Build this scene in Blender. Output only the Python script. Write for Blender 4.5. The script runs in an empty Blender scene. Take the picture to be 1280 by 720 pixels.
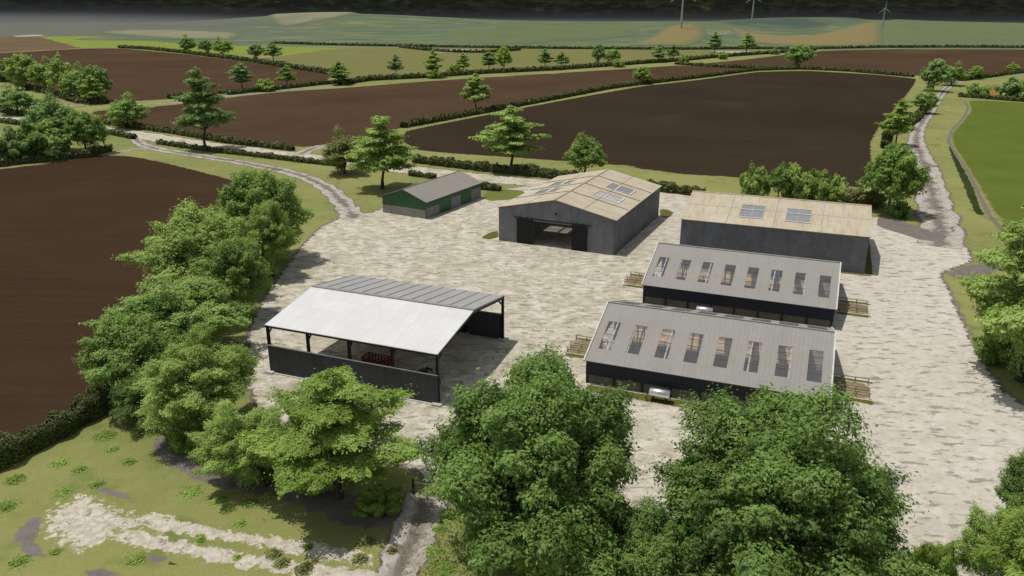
import bpy, math, random
import numpy as np
from mathutils import Vector
from mathutils.geometry import delaunay_2d_cdt

S = bpy.context.scene
COL = S.collection
R_ = math.radians
rng = np.random.default_rng(7)

# ------------------------------------------------------------------ camera (solved from the barns' corners)
FPX, PITCH, ROLL, CAMH = 985.374, R_(19.8108), R_(0.1193), 40.0

def g(u, v, z=0.0):
    """ground point (height z) seen at photo pixel u, v of the 1280 x 720 photograph"""
    a, b = (u - 640) / FPX, (360 - v) / FPX
    x = a * math.cos(ROLL) - b * math.sin(ROLL)
    yy = a * math.sin(ROLL) + b * math.cos(ROLL)
    Y = math.cos(PITCH) + yy * math.sin(PITCH)
    Z = -math.sin(PITCH) + yy * math.cos(PITCH)
    t = (z - CAMH) / Z
    return (x * t, Y * t)

def height_of(u, v, X, Y):
    """height of the point over (X, Y) that shows at row v"""
    b = (360 - v) / FPX
    Yr = math.cos(PITCH) + b * math.sin(PITCH)
    Zr = -math.sin(PITCH) + b * math.cos(PITCH)
    return CAMH + Zr / Yr * Y

def depth_of(Y, z=0.0):
    return Y * math.cos(PITCH) + (CAMH - z) * math.sin(PITCH)

cam = bpy.data.cameras.new('camera')
cam.sensor_width = 36.0
cam.lens = 36.0 * FPX / 1280.0
cam.clip_start, cam.clip_end = 0.5, 12000
co = bpy.data.objects.new('camera', cam)
COL.objects.link(co)
co.location = (0, 0, CAMH)
fw = Vector((0, math.cos(PITCH), -math.sin(PITCH)))
rt0 = Vector((1, 0, 0)); up0 = Vector((0, math.sin(PITCH), math.cos(PITCH)))
rt = rt0 * math.cos(ROLL) + up0 * math.sin(ROLL)
up = -rt0 * math.sin(ROLL) + up0 * math.cos(ROLL)
from mathutils import Matrix
M3 = Matrix((rt, up, -fw)).transposed()
co.rotation_euler = M3.to_euler()
S.camera = co
S.view_settings.view_transform = 'Standard'
S.view_settings.look = 'None'
S.view_settings.exposure = 0

# ------------------------------------------------------------------ light
SUNV = Vector((-0.30, 0.08, 1.0)).normalized()
w = bpy.data.worlds.new('World'); S.world = w; w.use_nodes = True
nt = w.node_tree; nt.nodes.clear()
sky = nt.nodes.new('ShaderNodeTexSky'); sky.sky_type = 'NISHITA'; sky.sun_disc = False
sky.sun_elevation = math.asin(SUNV.z); sky.sun_rotation = math.atan2(SUNV.x, SUNV.y)
bg = nt.nodes.new('ShaderNodeBackground'); bg.inputs[1].default_value = 0.100
ow = nt.nodes.new('ShaderNodeOutputWorld')
hs = nt.nodes.new('ShaderNodeHueSaturation'); hs.inputs['Saturation'].default_value = 0.36; nt.links.new(sky.outputs[0], hs.inputs['Color']); nt.links.new(hs.outputs[0], bg.inputs[0]); nt.links.new(bg.outputs[0], ow.inputs[0])
sl = bpy.data.lights.new('sun', 'SUN'); sl.energy = 3.15; sl.angle = R_(0.5); sl.color = (1.0, 0.965, 0.90)
so = bpy.data.objects.new('sun', sl); COL.objects.link(so)
so.rotation_euler = SUNV.to_track_quat('Z', 'Y').to_euler(); so.location = (-100, 40, 300)

# ------------------------------------------------------------------ node helpers
class NT:
    def __init__(s, name):
        s.m = bpy.data.materials.new(name); s.m.use_nodes = True
        s.t = s.m.node_tree; s.t.nodes.clear()
        s.out = s.n('ShaderNodeOutputMaterial')
        s.pos = None
    def n(s, ty, **kw):
        nd = s.t.nodes.new(ty)
        for k, v in kw.items(): setattr(nd, k, v)
        return nd
    def l(s, a, b): s.t.links.new(a, b)
    def put(s, sock, v):
        if isinstance(v, bpy.types.NodeSocket): s.l(v, sock)
        elif isinstance(v, (tuple, list)) and len(v) == 3 and sock.type == 'RGBA': sock.default_value = (*v, 1)
        else: sock.default_value = v
    def P(s):
        if s.pos is None: s.pos = s.n('ShaderNodeNewGeometry').outputs['Position']
        return s.pos
    def O(s): return s.n('ShaderNodeTexCoord').outputs['Object']
    def mapping(s, vec, scale=(1, 1, 1), rot=(0, 0, 0)):
        m = s.n('ShaderNodeMapping'); s.l(vec, m.inputs[0]); m.inputs['Scale'].default_value = scale
        m.inputs['Rotation'].default_value = rot; return m.outputs[0]
    def noise(s, scale, detail=3, rough=0.55, vec=None, dist=0.0):
        n = s.n('ShaderNodeTexNoise'); s.l(vec if vec is not None else s.P(), n.inputs['Vector'])
        n.inputs['Scale'].default_value = scale; n.inputs['Detail'].default_value = detail
        n.inputs['Roughness'].default_value = rough; n.inputs['Distortion'].default_value = dist
        return n.outputs[0]
    def attr(s, name): return s.n('ShaderNodeAttribute', attribute_name=name).outputs['Fac']
    def math(s, op, a, b=0.0, c=None):
        m = s.n('ShaderNodeMath', operation=op); s.put(m.inputs[0], a); s.put(m.inputs[1], b)
        if c is not None: s.put(m.inputs[2], c)
        return m.outputs[0]
    def ss(s, v, lo, hi, a=0.0, b=1.0):
        m = s.n('ShaderNodeMapRange', interpolation_type='SMOOTHSTEP')
        s.put(m.inputs[0], v); m.inputs[1].default_value = lo; m.inputs[2].default_value = hi
        m.inputs[3].default_value = a; m.inputs[4].default_value = b; return m.outputs[0]
    def mix(s, f, a, b, blend='MIX'):
        m = s.n('ShaderNodeMix', data_type='RGBA', blend_type=blend)
        s.put(m.inputs[0], f); s.put(m.inputs[6], a); s.put(m.inputs[7], b); return m.outputs[2]
    def bump(s, h, strength=0.3, dist=0.1):
        b = s.n('ShaderNodeBump'); s.put(b.inputs['Height'], h)
        b.inputs['Strength'].default_value = strength; b.inputs['Distance'].default_value = dist
        return b.outputs[0]
    def bsdf(s, col, rough=0.8, metal=0.0, spec=0.3, bump=None):
        b = s.n('ShaderNodeBsdfPrincipled'); s.put(b.inputs['Base Color'], col)
        s.put(b.inputs['Roughness'], rough); s.put(b.inputs['Metallic'], metal)
        b.inputs['Specular IOR Level'].default_value = spec
        if bump is not None: s.l(bump, b.inputs['Normal'])
        s.l(b.outputs[0], s.out.inputs[0]); return b
    def wave(s, scale, vec, axis='X', dist=0.0):
        n = s.n('ShaderNodeTexWave', wave_type='BANDS', bands_direction=axis)
        s.l(vec, n.inputs['Vector']); n.inputs['Scale'].default_value = scale
        n.inputs['Distortion'].default_value = dist; return n.outputs[1]

def grass_color(n):
    """the same grass everywhere, so that sheets melt into the ground"""
    a = n.noise(0.035, 4, 0.6); b = n.noise(0.6, 4, 0.7); c = n.noise(5.0, 3, 0.7); d = n.noise(0.16, 3, 0.6)
    col = n.mix(n.ss(a, 0.35, 0.68), (0.262, 0.264, 0.088), (0.178, 0.208, 0.060))
    col = n.mix(n.ss(b, 0.38, 0.72, 0, 0.75), col, (0.275, 0.262, 0.112))
    col = n.mix(n.ss(d, 0.54, 0.72, 0, 0.7), col, (0.115, 0.160, 0.040))
    col = n.mix(n.ss(c, 0.35, 0.7, 0.0, 0.30), col, (0.10, 0.12, 0.036))
    return col

def mud_color(n):
    return n.mix(n.ss(n.noise(0.9, 4, 0.6), 0.3, 0.7), (0.105, 0.088, 0.072), (0.19, 0.165, 0.135))

def sheet_mat(name, kind):
    n = NT(name); e = n.attr('edge')
    gcol = grass_color(n)
    if kind == 'yard':
        lo = n.noise(0.11, 4, 0.6)
        a = n.noise(0.42, 5, 0.66, dist=0.1); b = n.noise(1.0, 4, 0.66, dist=0.1); c = n.noise(7.0, 3, 0.6)
        v = n.mapping(n.P(), (0.42, 1.15, 1), (0, 0, 0.35))
        st = n.noise(1.0, 5, 0.66, vec=v, dist=0.15)
        col = n.mix(n.ss(a, 0.42, 0.58), (0.560, 0.520, 0.428), (0.41, 0.372, 0.282))
        col = n.mix(n.ss(b, 0.50, 0.62, 0, 0.42), col, (0.27, 0.245, 0.165))
        sp = n.noise(0.85, 6, 0.72, vec=n.mapping(n.P(), (0.75, 1.0, 1)), dist=0.15)
        col = n.mix(n.math('MULTIPLY', n.ss(sp, 0.53, 0.62, 0, 0.9), n.ss(n.noise(0.09, 3, 0.6), 0.36, 0.58, 0.25, 1.0)), col, (0.20, 0.185, 0.13))
        x = n.n('ShaderNodeSeparateXYZ'); n.l(n.P(), x.inputs[0])
        side = n.ss(x.outputs[0], 15, 48)
        thr = n.math('ADD', st, n.math('MULTIPLY', side, -0.02))
        col = n.mix(n.ss(thr, 0.535, 0.62, 0, 0.8), col, (0.19, 0.16, 0.11))
        col = n.mix(n.ss(lo, 0.50, 0.66, 0, 0.42), col, (0.29, 0.27, 0.175))
        col = n.mix(n.math('MULTIPLY', n.ss(c, 0.3, 0.7), 0.25), col, (0.58, 0.55, 0.47))
        pale = n.mix(n.ss(n.noise(0.8, 4, 0.7), 0.35, 0.7), (0.565, 0.525, 0.455), (0.455, 0.415, 0.35))
        pale = n.mix(n.ss(thr, 0.525, 0.585, 0, 0.85), pale, (0.235, 0.205, 0.165))
        col = n.mix(n.math('MULTIPLY', side, 0.8), col, pale)
        bump = n.bump(n.math('ADD', n.math('MULTIPLY', a, 0.6), n.math('MULTIPLY', b, 0.4)), 0.5, 0.12)
        rough = 0.95
    elif kind == 'road':
        a = n.noise(0.5, 4, 0.65); b = n.noise(0.12, 3, 0.6)
        col = n.mix(n.ss(a, 0.4, 0.66), (0.52, 0.475, 0.385), (0.36, 0.315, 0.23))
        col = n.mix(n.ss(b, 0.5, 0.68, 0, 0.5), col, (0.26, 0.25, 0.14))
        bump = n.bump(a, 0.4, 0.1); rough = 0.95
    elif kind == 'rubble':
        a = n.noise(1.6, 5, 0.7); b = n.noise(0.9, 5, 0.75, dist=0.6)
        col = n.mix(n.ss(a, 0.38, 0.62), (0.56, 0.51, 0.43), (0.40, 0.36, 0.28))
        col = n.mix(n.ss(b, 0.56, 0.64, 0, 0.85), col, (0.19, 0.165, 0.12))
        bump = n.bump(b, 0.6, 0.15); rough = 0.95
    elif kind == 'track':
        a = n.noise(0.9, 4, 0.65); b = n.noise(0.25, 4, 0.7)
        rut = n.attr('rut')
        col = n.mix(n.ss(a, 0.35, 0.68), (0.46, 0.425, 0.375), (0.31, 0.28, 0.235))
        mid = n.math('ADD', rut, n.math('MULTIPLY', n.math('SUBTRACT', b, 0.5), 1.6))
        col = n.mix(n.ss(mid, 0.55, 0.95, 0, 0.85), col, mud_color(n))
        sp = n.noise(0.33, 4, 0.65, dist=1.0)
        col = n.mix(n.ss(sp, 0.55, 0.66, 0, 0.85), col, (0.115, 0.10, 0.082))
        bump = n.bump(a, 0.5, 0.1); rough = 0.95
    elif kind in ('field_dark', 'field_centre', 'field_red', 'field_tan'):
        cs = {'field_dark': ((0.042, 0.0255, 0.0150), (0.050, 0.0315, 0.0185)),
              'field_centre': ((0.034, 0.0250, 0.0165), (0.041, 0.030, 0.0195)),
              'field_red': ((0.065, 0.041, 0.025), (0.078, 0.050, 0.031)),
              'field_tan': ((0.125, 0.088, 0.052), (0.155, 0.11, 0.066))}[kind]
        v = n.mapping(n.P(), (0.03, 0.6, 1), (0, 0, 0.30 if kind != 'field_centre' else 1.25))
        a = n.noise(1.0, 4, 0.6, vec=v); b = n.noise(0.02, 3, 0.5); c = n.noise(2.5, 3, 0.6)
        col = n.mix(n.ss(a, 0.3, 0.7), cs[0], cs[1])
        col = n.mix(n.ss(b, 0.3, 0.7, 0, 0.35), col, tuple(q * 1.2 for q in cs[1]))
        col = n.mix(n.ss(c, 0.45, 0.75, 0, 0.3), col, tuple(q * 0.6 for q in cs[0]))
        dl = n.wave(0.22, n.mapping(n.P(), (1, 1, 1), (0, 0, {'field_dark': 1.87, 'field_centre': 1.25, 'field_red': 1.87, 'field_tan': 1.87}[kind])), 'X', 0.6)
        col = n.mix(n.math('MULTIPLY', n.ss(dl, 0.5, 1.0), 0.10), col, tuple(q * 0.55 for q in cs[0]))
        dp = n.noise(0.011, 5, 0.62, dist=0.6)
        col = n.mix(n.ss(dp, 0.50, 0.68, 0, 0.30), col, tuple(q * 0.62 for q in cs[0]))
        col = n.mix(n.ss(dp, 0.46, 0.34, 0, 0.5), col, tuple(q * 1.3 for q in cs[1]))
        bump = n.bump(n.math('ADD', a, n.math('MULTIPLY', c, 0.5)), 0.6, 0.15); rough = 1.0
    else:
        base = {'field_lime': ((0.22, 0.265, 0.055), (0.18, 0.235, 0.05)),
                'verge': ((0.165, 0.185, 0.05), (0.13, 0.155, 0.042)),
                'field_olive': ((0.165, 0.165, 0.058), (0.185, 0.175, 0.075)),
                'field_green': ((0.122, 0.152, 0.030), (0.102, 0.132, 0.026)),
                'pale': ((0.42, 0.41, 0.36), (0.33, 0.31, 0.25)),
                'ochre': ((0.205, 0.175, 0.075), (0.215, 0.17, 0.085)),
                'teal': ((0.110, 0.135, 0.090), (0.066, 0.092, 0.072)),  # green with blue distance haze mixed in
                'far_green': ((0.118, 0.150, 0.075), (0.135, 0.158, 0.080)),
                'haze_tan': ((0.26, 0.24, 0.15), (0.19, 0.185, 0.125)),
                'orange': ((0.30, 0.17, 0.045), (0.25, 0.14, 0.04)),
                'ditch': ((0.045, 0.06, 0.018), (0.03, 0.04, 0.014)),
                'mud': ((0.150, 0.130, 0.118), (0.20, 0.175, 0.155)),
                'straw': ((0.30, 0.24, 0.14), (0.22, 0.17, 0.095)),
                'tuft': ((0.13, 0.135, 0.035), (0.09, 0.10, 0.028))}[kind]
        sc = 0.012 if kind in ('ochre', 'teal', 'far_green', 'haze_tan') else 0.06
        if kind in ('mud', 'straw', 'tuft', 'pale'): sc = 0.8
        v = n.mapping(n.P(), (1, 0.35 if sc < 0.02 else 1, 1))
        a = n.noise(sc, 5, 0.65, vec=v); c = n.noise(3.0, 3, 0.6)
        col = n.mix(n.ss(a, 0.33, 0.67), base[0], base[1])
        if sc >= 0.06: col = n.mix(n.ss(c, 0.4, 0.75, 0, 0.4), col, tuple(q * 0.6 for q in base[1]))
        if kind == 'field_green':
            ww = n.wave(0.35, n.mapping(n.P(), (1, 1, 1), (0, 0, 0.5)), 'X', 1.0)
            col = n.mix(n.math('MULTIPLY', ww, 0.12), col, (0.05, 0.08, 0.012))
        bump = n.bump(c, 0.3, 0.1); rough = 1.0
    # ragged border: grass, then mud, then the surface itself
    en = n.noise(0.9 if kind in ('yard', 'track', 'mud', 'tuft', 'straw', 'road', 'pale') else 0.35, 5, 0.7)
    m = n.math('ADD', e, n.math('MULTIPLY', n.math('SUBTRACT', en, 0.5), 1.5))
    if kind in ('yard', 'road', 'track'):
        edge = n.mix(n.ss(m, 0.22, 0.34), gcol, mud_color(n))
        col = n.mix(n.ss(m, 0.46, 0.62), edge, col)
    elif kind == 'rubble':
        m2 = n.math('ADD', e, n.math('MULTIPLY', n.math('SUBTRACT', n.noise(1.1, 6, 0.75, dist=0.5), 0.5), 3.4))
        col = n.mix(n.ss(m2, 0.36, 0.56), gcol, col)
    elif kind in ('mud', 'tuft', 'straw', 'pale', 'ditch'):
        under = gcol
        if kind in ('tuft', 'straw'):
            under = n.mix(n.ss(n.noise(0.55, 5, 0.68), 0.38, 0.66), (0.53, 0.475, 0.375), (0.385, 0.335, 0.25))
        col = n.mix(n.ss(m, 0.1, 0.42) if kind == 'mud' else n.ss(m, 0.3, 0.6), under, col)
    elif kind in ('ochre', 'teal', 'far_green', 'haze_tan'):
        col = n.mix(n.ss(e, 0.0, 0.9), (0.125, 0.15, 0.085), col)
    else:
        edge = n.mix(n.ss(m, 0.05, 0.3), gcol, (0.20, 0.19, 0.085))
        col = n.mix(n.ss(m, 0.4, 0.55), edge, col)
    n.bsdf(col, rough, 0, 0.0, bump)
    return n.m

_sm = {}
def SM(kind):
    if kind not in _sm: _sm[kind] = sheet_mat(kind + '_surface', kind)
    return _sm[kind]

# ------------------------------------------------------------------ mesh helpers
def tag(o, label=None, cat=None, group=None, kind=None):
    if label: o['label'] = label
    if cat: o['category'] = cat
    if group: o['group'] = group
    if kind: o['kind'] = kind
    return o

def link(name, me, mat=None, parent=None):
    o = bpy.data.objects.new(name, me); COL.objects.link(o)
    if mat is not None and len(me.materials) == 0: me.materials.append(mat)
    if parent is not None: o.parent = parent
    return o

def empty(name, loc, rz=0.0):
    o = bpy.data.objects.new(name, None); COL.objects.link(o)
    o.location = loc; o.rotation_euler = (0, 0, rz); o.empty_display_size = 1
    return o

def mesh_np(name, V, F, attrs=None, mat=None, smooth=False):
    V = np.asarray(V, dtype=np.float32); F = np.asarray(F, dtype=np.int32)
    me = bpy.data.meshes.new(name)
    me.vertices.add(len(V)); me.vertices.foreach_set('co', V.ravel())
    k = F.shape[1]
    me.loops.add(F.size); me.loops.foreach_set('vertex_index', F.ravel())
    me.polygons.add(len(F))
    me.polygons.foreach_set('loop_start', np.arange(0, F.size, k, dtype=np.int32))
    me.update(calc_edges=True)
    for an, av in (attrs or {}).items():
        a = me.attributes.new(an, 'FLOAT', 'POINT'); a.data.foreach_set('value', np.asarray(av, dtype=np.float32))
    if smooth: me.polygons.foreach_set('use_smooth', np.ones(len(F), dtype=bool))
    if mat: me.materials.append(mat)
    return me

class MB:
    """collects boxes, bars, prisms and tubes into one mesh"""
    def __init__(s): s.v = []; s.f = []; s.sm = []
    def add(s, vs, fs, smooth=False):
        o = len(s.v); s.v += [tuple(v) for v in vs]; s.f += [tuple(i + o for i in f) for f in fs]
        s.sm += [smooth] * len(fs)
    def box(s, x0, x1, y0, y1, z0, z1):
        v = [(x, y, z) for z in (z0, z1) for y in (y0, y1) for x in (x0, x1)]
        s.add(v, [(0, 2, 3, 1), (4, 5, 7, 6), (0, 1, 5, 4), (2, 6, 7, 3), (0, 4, 6, 2), (1, 3, 7, 5)])
    def bar(s, a, b, wd, ht=None, upv=(0, 0, 1)):
        ht = ht or wd
        a, b = Vector(a), Vector(b); d = (b - a).normalized(); u = Vector(upv)
        if abs(d.dot(u)) > 0.98: u = Vector((0, 1, 0))
        sd = d.cross(u).normalized(); u2 = sd.cross(d)
        v = [p + sd * i * wd / 2 + u2 * j * ht / 2 for p in (a, b) for j in (-1, 1) for i in (-1, 1)]
        s.add(v, [(0, 1, 3, 2), (4, 6, 7, 5), (0, 4, 5, 1), (2, 3, 7, 6), (0, 2, 6, 4), (1, 5, 7, 3)])
    def slab(s, quad, th):
        """quad of 4 points, thickened downward by th"""
        q = [Vector(p) for p in quad]; nn = (q[1] - q[0]).cross(q[3] - q[0]).normalized()
        if nn.z < 0: nn = -nn
        v = q + [p - nn * th for p in q]
        s.add(v, [(0, 1, 2, 3), (7, 6, 5, 4), (0, 4, 5, 1), (1, 5, 6, 2), (2, 6, 7, 3), (3, 7, 4, 0)])
    def prism(s, poly, axis, a, b):
        """polygon (2-D) in the plane across axis, extruded from a to b"""
        mk = (lambda p, t: (t, p[0], p[1])) if axis == 'x' else (lambda p, t: (p[0], t, p[1]))
        k = len(poly); v = [mk(p, a) for p in poly] + [mk(p, b) for p in poly]
        fs = [tuple(range(k)), tuple(range(2 * k - 1, k - 1, -1))]
        fs += [(i, i + k, (i + 1) % k + k, (i + 1) % k) for i in range(k)]
        s.add(v, fs)
    def tube(s, pts, rad, k=8, cap=True):
        pts = [Vector(p) for p in pts]; rings = []
        for i, p in enumerate(pts):
            d = (pts[min(i + 1, len(pts) - 1)] - pts[max(i - 1, 0)]).normalized()
            u = Vector((1, 0, 0)) if abs(d.x) < 0.9 else Vector((0, 1, 0))
            a = d.cross(u).normalized(); b = d.cross(a)
            r = rad[i] if isinstance(rad, (list, tuple)) else rad
            rings.append([p + (a * math.cos(t) + b * math.sin(t)) * r for t in [2 * math.pi * j / k for j in range(k)]])
        v = [q for r in rings for q in r]; fs = []
        for i in range(len(pts) - 1):
            for j in range(k):
                fs.append((i * k + j, i * k + (j + 1) % k, (i + 1) * k + (j + 1) % k, (i + 1) * k + j))
        s.add(v, fs, True)
        if cap:
            s.add(rings[0], [tuple(range(k))]); s.add(rings[-1], [tuple(range(k))])
    def build(s, name, mat, parent=None, bevel=0.0):
        me = bpy.data.meshes.new(name); me.from_pydata(s.v, [], s.f); me.update()
        import bmesh
        bm = bmesh.new(); bm.from_mesh(me); bmesh.ops.recalc_face_normals(bm, faces=bm.faces)
        if bevel > 0:
            bmesh.ops.bevel(bm, geom=[e for e in bm.edges], offset=bevel, segments=1, affect='EDGES', clamp_overlap=True)
            bm.to_mesh(me)
        else:
            bm.to_mesh(me); me.polygons.foreach_set('use_smooth', s.sm)
        bm.free()
        me.materials.append(mat)
        return link(name, me, None, parent)

def crom(pts, step, closed=True):
    """Catmull-Rom through the points, resampled at about step"""
    P = [np.array(p, float) for p in pts]; n = len(P); out = []
    segs = n if closed else n - 1
    for i in range(segs):
        if closed: a, b, c, d = P[(i - 1) % n], P[i], P[(i + 1) % n], P[(i + 2) % n]
        else: a, b, c, d = P[max(i - 1, 0)], P[i], P[i + 1], P[min(i + 2, n - 1)]
        k = max(1, int(np.linalg.norm(c - b) / step))
        k = min(k, 60)
        for j in range(k):
            t = j / k
            # tension keeps long straight field sides straight
            cr = 0.5 * ((2 * b) + (-a + c) * t + (2 * a - 5 * b + 4 * c - d) * t * t + (-a + 3 * b - 3 * c + d) * t ** 3)
            out.append(0.35 * cr + 0.65 * (b + (c - b) * t))
    if not closed: out.append(P[-1])
    return np.array(out)

def polyline_dist(Q, L, closed=True):
    A = L; B = np.roll(L, -1, axis=0) if closed else L[1:]
    if not closed: A = L[:-1]
    best = np.full(len(Q), 1e18)
    for a, b in zip(A, B):
        ab = b - a; t = np.clip(((Q - a) @ ab) / max(ab @ ab, 1e-12), 0, 1)
        d = np.linalg.norm(Q - (a + t[:, None] * ab), axis=1); best = np.minimum(best, d)
    return best

def inside(Q, L):
    x, y = Q[:, 0], Q[:, 1]; r = np.zeros(len(Q), bool); n = len(L); j = n - 1
    for i in range(n):
        xi, yi = L[i]; xj, yj = L[j]
        c = ((yi > y) != (yj > y)) & (x < (xj - xi) * (y - yi) / (yj - yi + 1e-12) + xi)
        r ^= c; j = i
    return r

def terrain_h(x, y):
    x = np.asarray(x, float); y = np.asarray(y, float)
    f = np.clip((y - 900) / 300, 0, 1); f = f * f * (3 - 2 * f)
    def bump(cx, cy, rx, ry, h): return h * np.exp(-((x - cx) / rx) ** 2 - ((y - cy) / ry) ** 2)
    z = bump(-420, 1750, 260, 260, 16) + bump(-100, 1850, 330, 200, 7) + bump(470, 1400, 170, 230, 16) + bump(640, 1650, 160, 200, 9)
    z = z + bump(250, 1180, 110, 130, 9) + bump(850, 1500, 300, 250, 6) + 2.0 * np.sin(x / 130.0 + 1) * np.sin(y / 170.0)
    return z * f

def build_sheet(name, outline, kind, z, ew, step, grid=None, label=None, follow=False, rut=None, jit=0.0):
    L = crom(outline, step)
    if jit: L = L + rng.normal(0, jit, L.shape)
    lo, hi = L.min(0), L.max(0)
    # free inner points: one ring at the edge width, and a grid
    inner = []
    nxt = np.roll(L, -1, 0); prv = np.roll(L, 1, 0)
    tg = nxt - prv; nr = np.stack([-tg[:, 1], tg[:, 0]], 1); nr /= np.linalg.norm(nr, axis=1)[:, None] + 1e-9
    for s in (1, -1):
        for k in (0.5, 1.0, 1.6):
            q = L + nr * ew * s * k
            ok = inside(q, L); q = q[ok]
            if len(q): d = polyline_dist(q, L); inner.append(q[d > ew * k * 0.9])
    gs = grid or max((hi - lo).max() / 14, ew * 2)
    gx, gy = np.meshgrid(np.arange(lo[0], hi[0], gs), np.arange(lo[1], hi[1], gs)); q = np.stack([gx.ravel(), gy.ravel()], 1) + rng.uniform(-.2, .2, (gx.size, 2)) * gs
    q = q[inside(q, L)]
    if len(q): d = polyline_dist(q, L); inner.append(q[d > ew * 1.9])
    I = np.concatenate(inner) if inner else np.zeros((0, 2))
    A = [Vector(p) for p in L] + [Vector(p) for p in I]
    nL = len(L)
    r = delaunay_2d_cdt(A, [], [list(range(nL))], 1, 1e-5)
    V2 = np.array([[p.x, p.y] for p in r[0]]); F = [f for f in r[2] if len(f) == 3]; cen = V2[np.array(F)].mean(1); ok = inside(cen, L) | (polyline_dist(cen, L) < 0.02); F = [f for f, k_ in zip(F, ok) if k_]
    e = np.clip(polyline_dist(V2, L) / ew, 0, 1)
    attrs = {'edge': e}
    if rut is not None:
        d = polyline_dist(V2, np.array(rut[0]), False) / rut[1]
        attrs['rut'] = np.clip(1.0 - d, 0, 1)
    zz = (terrain_h(V2[:, 0], V2[:, 1]) + 0.15 + z * e) if follow else (0.003 + z * np.clip(e * 1.6, 0, 1))
    me = mesh_np(name, np.column_stack([V2, zz]), F, attrs, SM(kind))
    o = link(name, me); o['kind'] = 'structure'
    if label: o['label'] = label
    return o

FZ = [0]
def field(name, px, kind, z=0.02, ew=1.6, step=6, label=None, follow=False, grid=None):
    FZ[0] += 1; z = z + (0.12 * FZ[0] if follow and z > 0.5 else 0.0007 * FZ[0] if z > 0.021 else 0.0008 * (FZ[0] - 8))
    return build_sheet(name, [g(*p) for p in px], kind, z, ew, step, grid, label, follow)

def ribbon(name, px, width, kind, z, ew, step=2.0, label=None, world=False):
    C = crom([p if world else g(*p) for p in px], step, False)
    tg = np.gradient(C, axis=0); nr = np.stack([-tg[:, 1], tg[:, 0]], 1); nr /= np.linalg.norm(nr, axis=1)[:, None]
    if isinstance(width, (list, tuple)): wd = np.interp(np.linspace(0, 1, len(C)), np.linspace(0, 1, len(width)), width)
    else: wd = np.full(len(C), width)
    wob = 1 + 0.10 * np.sin(np.arange(len(C)) * 1.7) + rng.normal(0, 0.05, len(C))
    off = nr * (wd * wob / 2)[:, None]
    # cross-section of five points: edge, shoulder, middle, shoulder, edge
    fr = [-1, -0.62, -0.3, 0, 0.3, 0.62, 1]; V = []; e = []; ru = []
    for k in fr:
        V.append(C + off * k); e.append(np.clip((1 - abs(k)) * wd / 2 / ew, 0, 1)); ru.append(np.full(len(C), 1 - abs(k)))
    n = len(C); V = np.concatenate(V); e = np.concatenate(e); ru = np.concatenate(ru); F = []
    ends = np.concatenate([[0], np.cumsum(np.linalg.norm(np.diff(C, axis=0), axis=1))]); ends = np.clip(np.minimum(ends, ends[-1] - ends) / (2 * ew), 0, 1); e = e * np.tile(ends, len(fr))
    for k in range(len(fr) - 1):
        for i in range(n - 1): F.append((k * n + i, k * n + i + 1, (k + 1) * n + i + 1, (k + 1) * n + i))
    me = mesh_np(name, np.column_stack([V, 0.003 + z * np.clip(e * 1.6, 0, 1)]), F, {'edge': e, 'rut': ru}, SM(kind))
    o = link(name, me); o['kind'] = 'structure'
    if label: o['label'] = label
    return o

# ------------------------------------------------------------------ the ground and the far country
def ground():
    n = NT('grass_ground')
    col = grass_color(n)
    xyz = n.n('ShaderNodeSeparateXYZ'); n.l(n.P(), xyz.inputs[0])
    far = n.ss(xyz.outputs[1], 640, 900)
    v = n.mapping(n.P(), (0.004, 0.0105, 0.0))
    a = n.noise(1.0, 4, 0.55, vec=v, dist=0.8); b = n.noise(2.3, 3, 0.5, vec=v, dist=0.5)
    fc = n.mix(n.ss(a, 0.40, 0.60), (0.105, 0.148, 0.068), (0.095, 0.128, 0.085))  # far greens carry the distance haze in their colour
    fc = n.mix(n.ss(b, 0.52, 0.60, 0, 0.8), fc, (0.15, 0.165, 0.075))
    fc = n.mix(n.ss(b, 0.42, 0.36, 0, 0.6), fc, (0.066, 0.105, 0.085))
    c = n.noise(3.1, 2, 0.5, vec=v)
    fc = n.mix(n.ss(c, 0.60, 0.64, 0, 0.55), fc, (0.24, 0.225, 0.15))
    left = n.math('MULTIPLY', n.ss(xyz.outputs[0], -250, -620), n.ss(xyz.outputs[1], 900, 1150))
    fc = n.mix(n.math('MULTIPLY', left, 0.85), fc, (0.125, 0.125, 0.105))  # grey haze band at the far left, painted into the ground
    col = n.mix(far, col, fc)
    n.bsdf(col, 1.0, 0, 0.1, n.bump(n.noise(6, 3), 0.4, 0.08))
    xs = np.concatenate([np.arange(-4000, -1400, 200), np.arange(-1400, 1400, 20), np.arange(1400, 4001, 200)])
    ys = np.concatenate([[-600, 0, 300, 600, 800], np.arange(880, 2400, 20), [2400, 2800, 3400, 4200]])
    X, Y = np.meshgrid(xs, ys); Z = terrain_h(X, Y)
    V = np.column_stack([X.ravel(), Y.ravel(), Z.ravel()]); w_, h_ = len(xs), len(ys)
    i = (np.arange(h_ - 1)[:, None] * w_ + np.arange(w_ - 1)[None]).ravel()
    F = np.column_stack([i, i + 1, i + 1 + w_, i + w_])
    o = link('ground', mesh_np('ground', V, F, None, n.m, True)); tag(o, 'flat olive green grassland reaching to the far hills', kind='structure')
ground()

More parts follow.
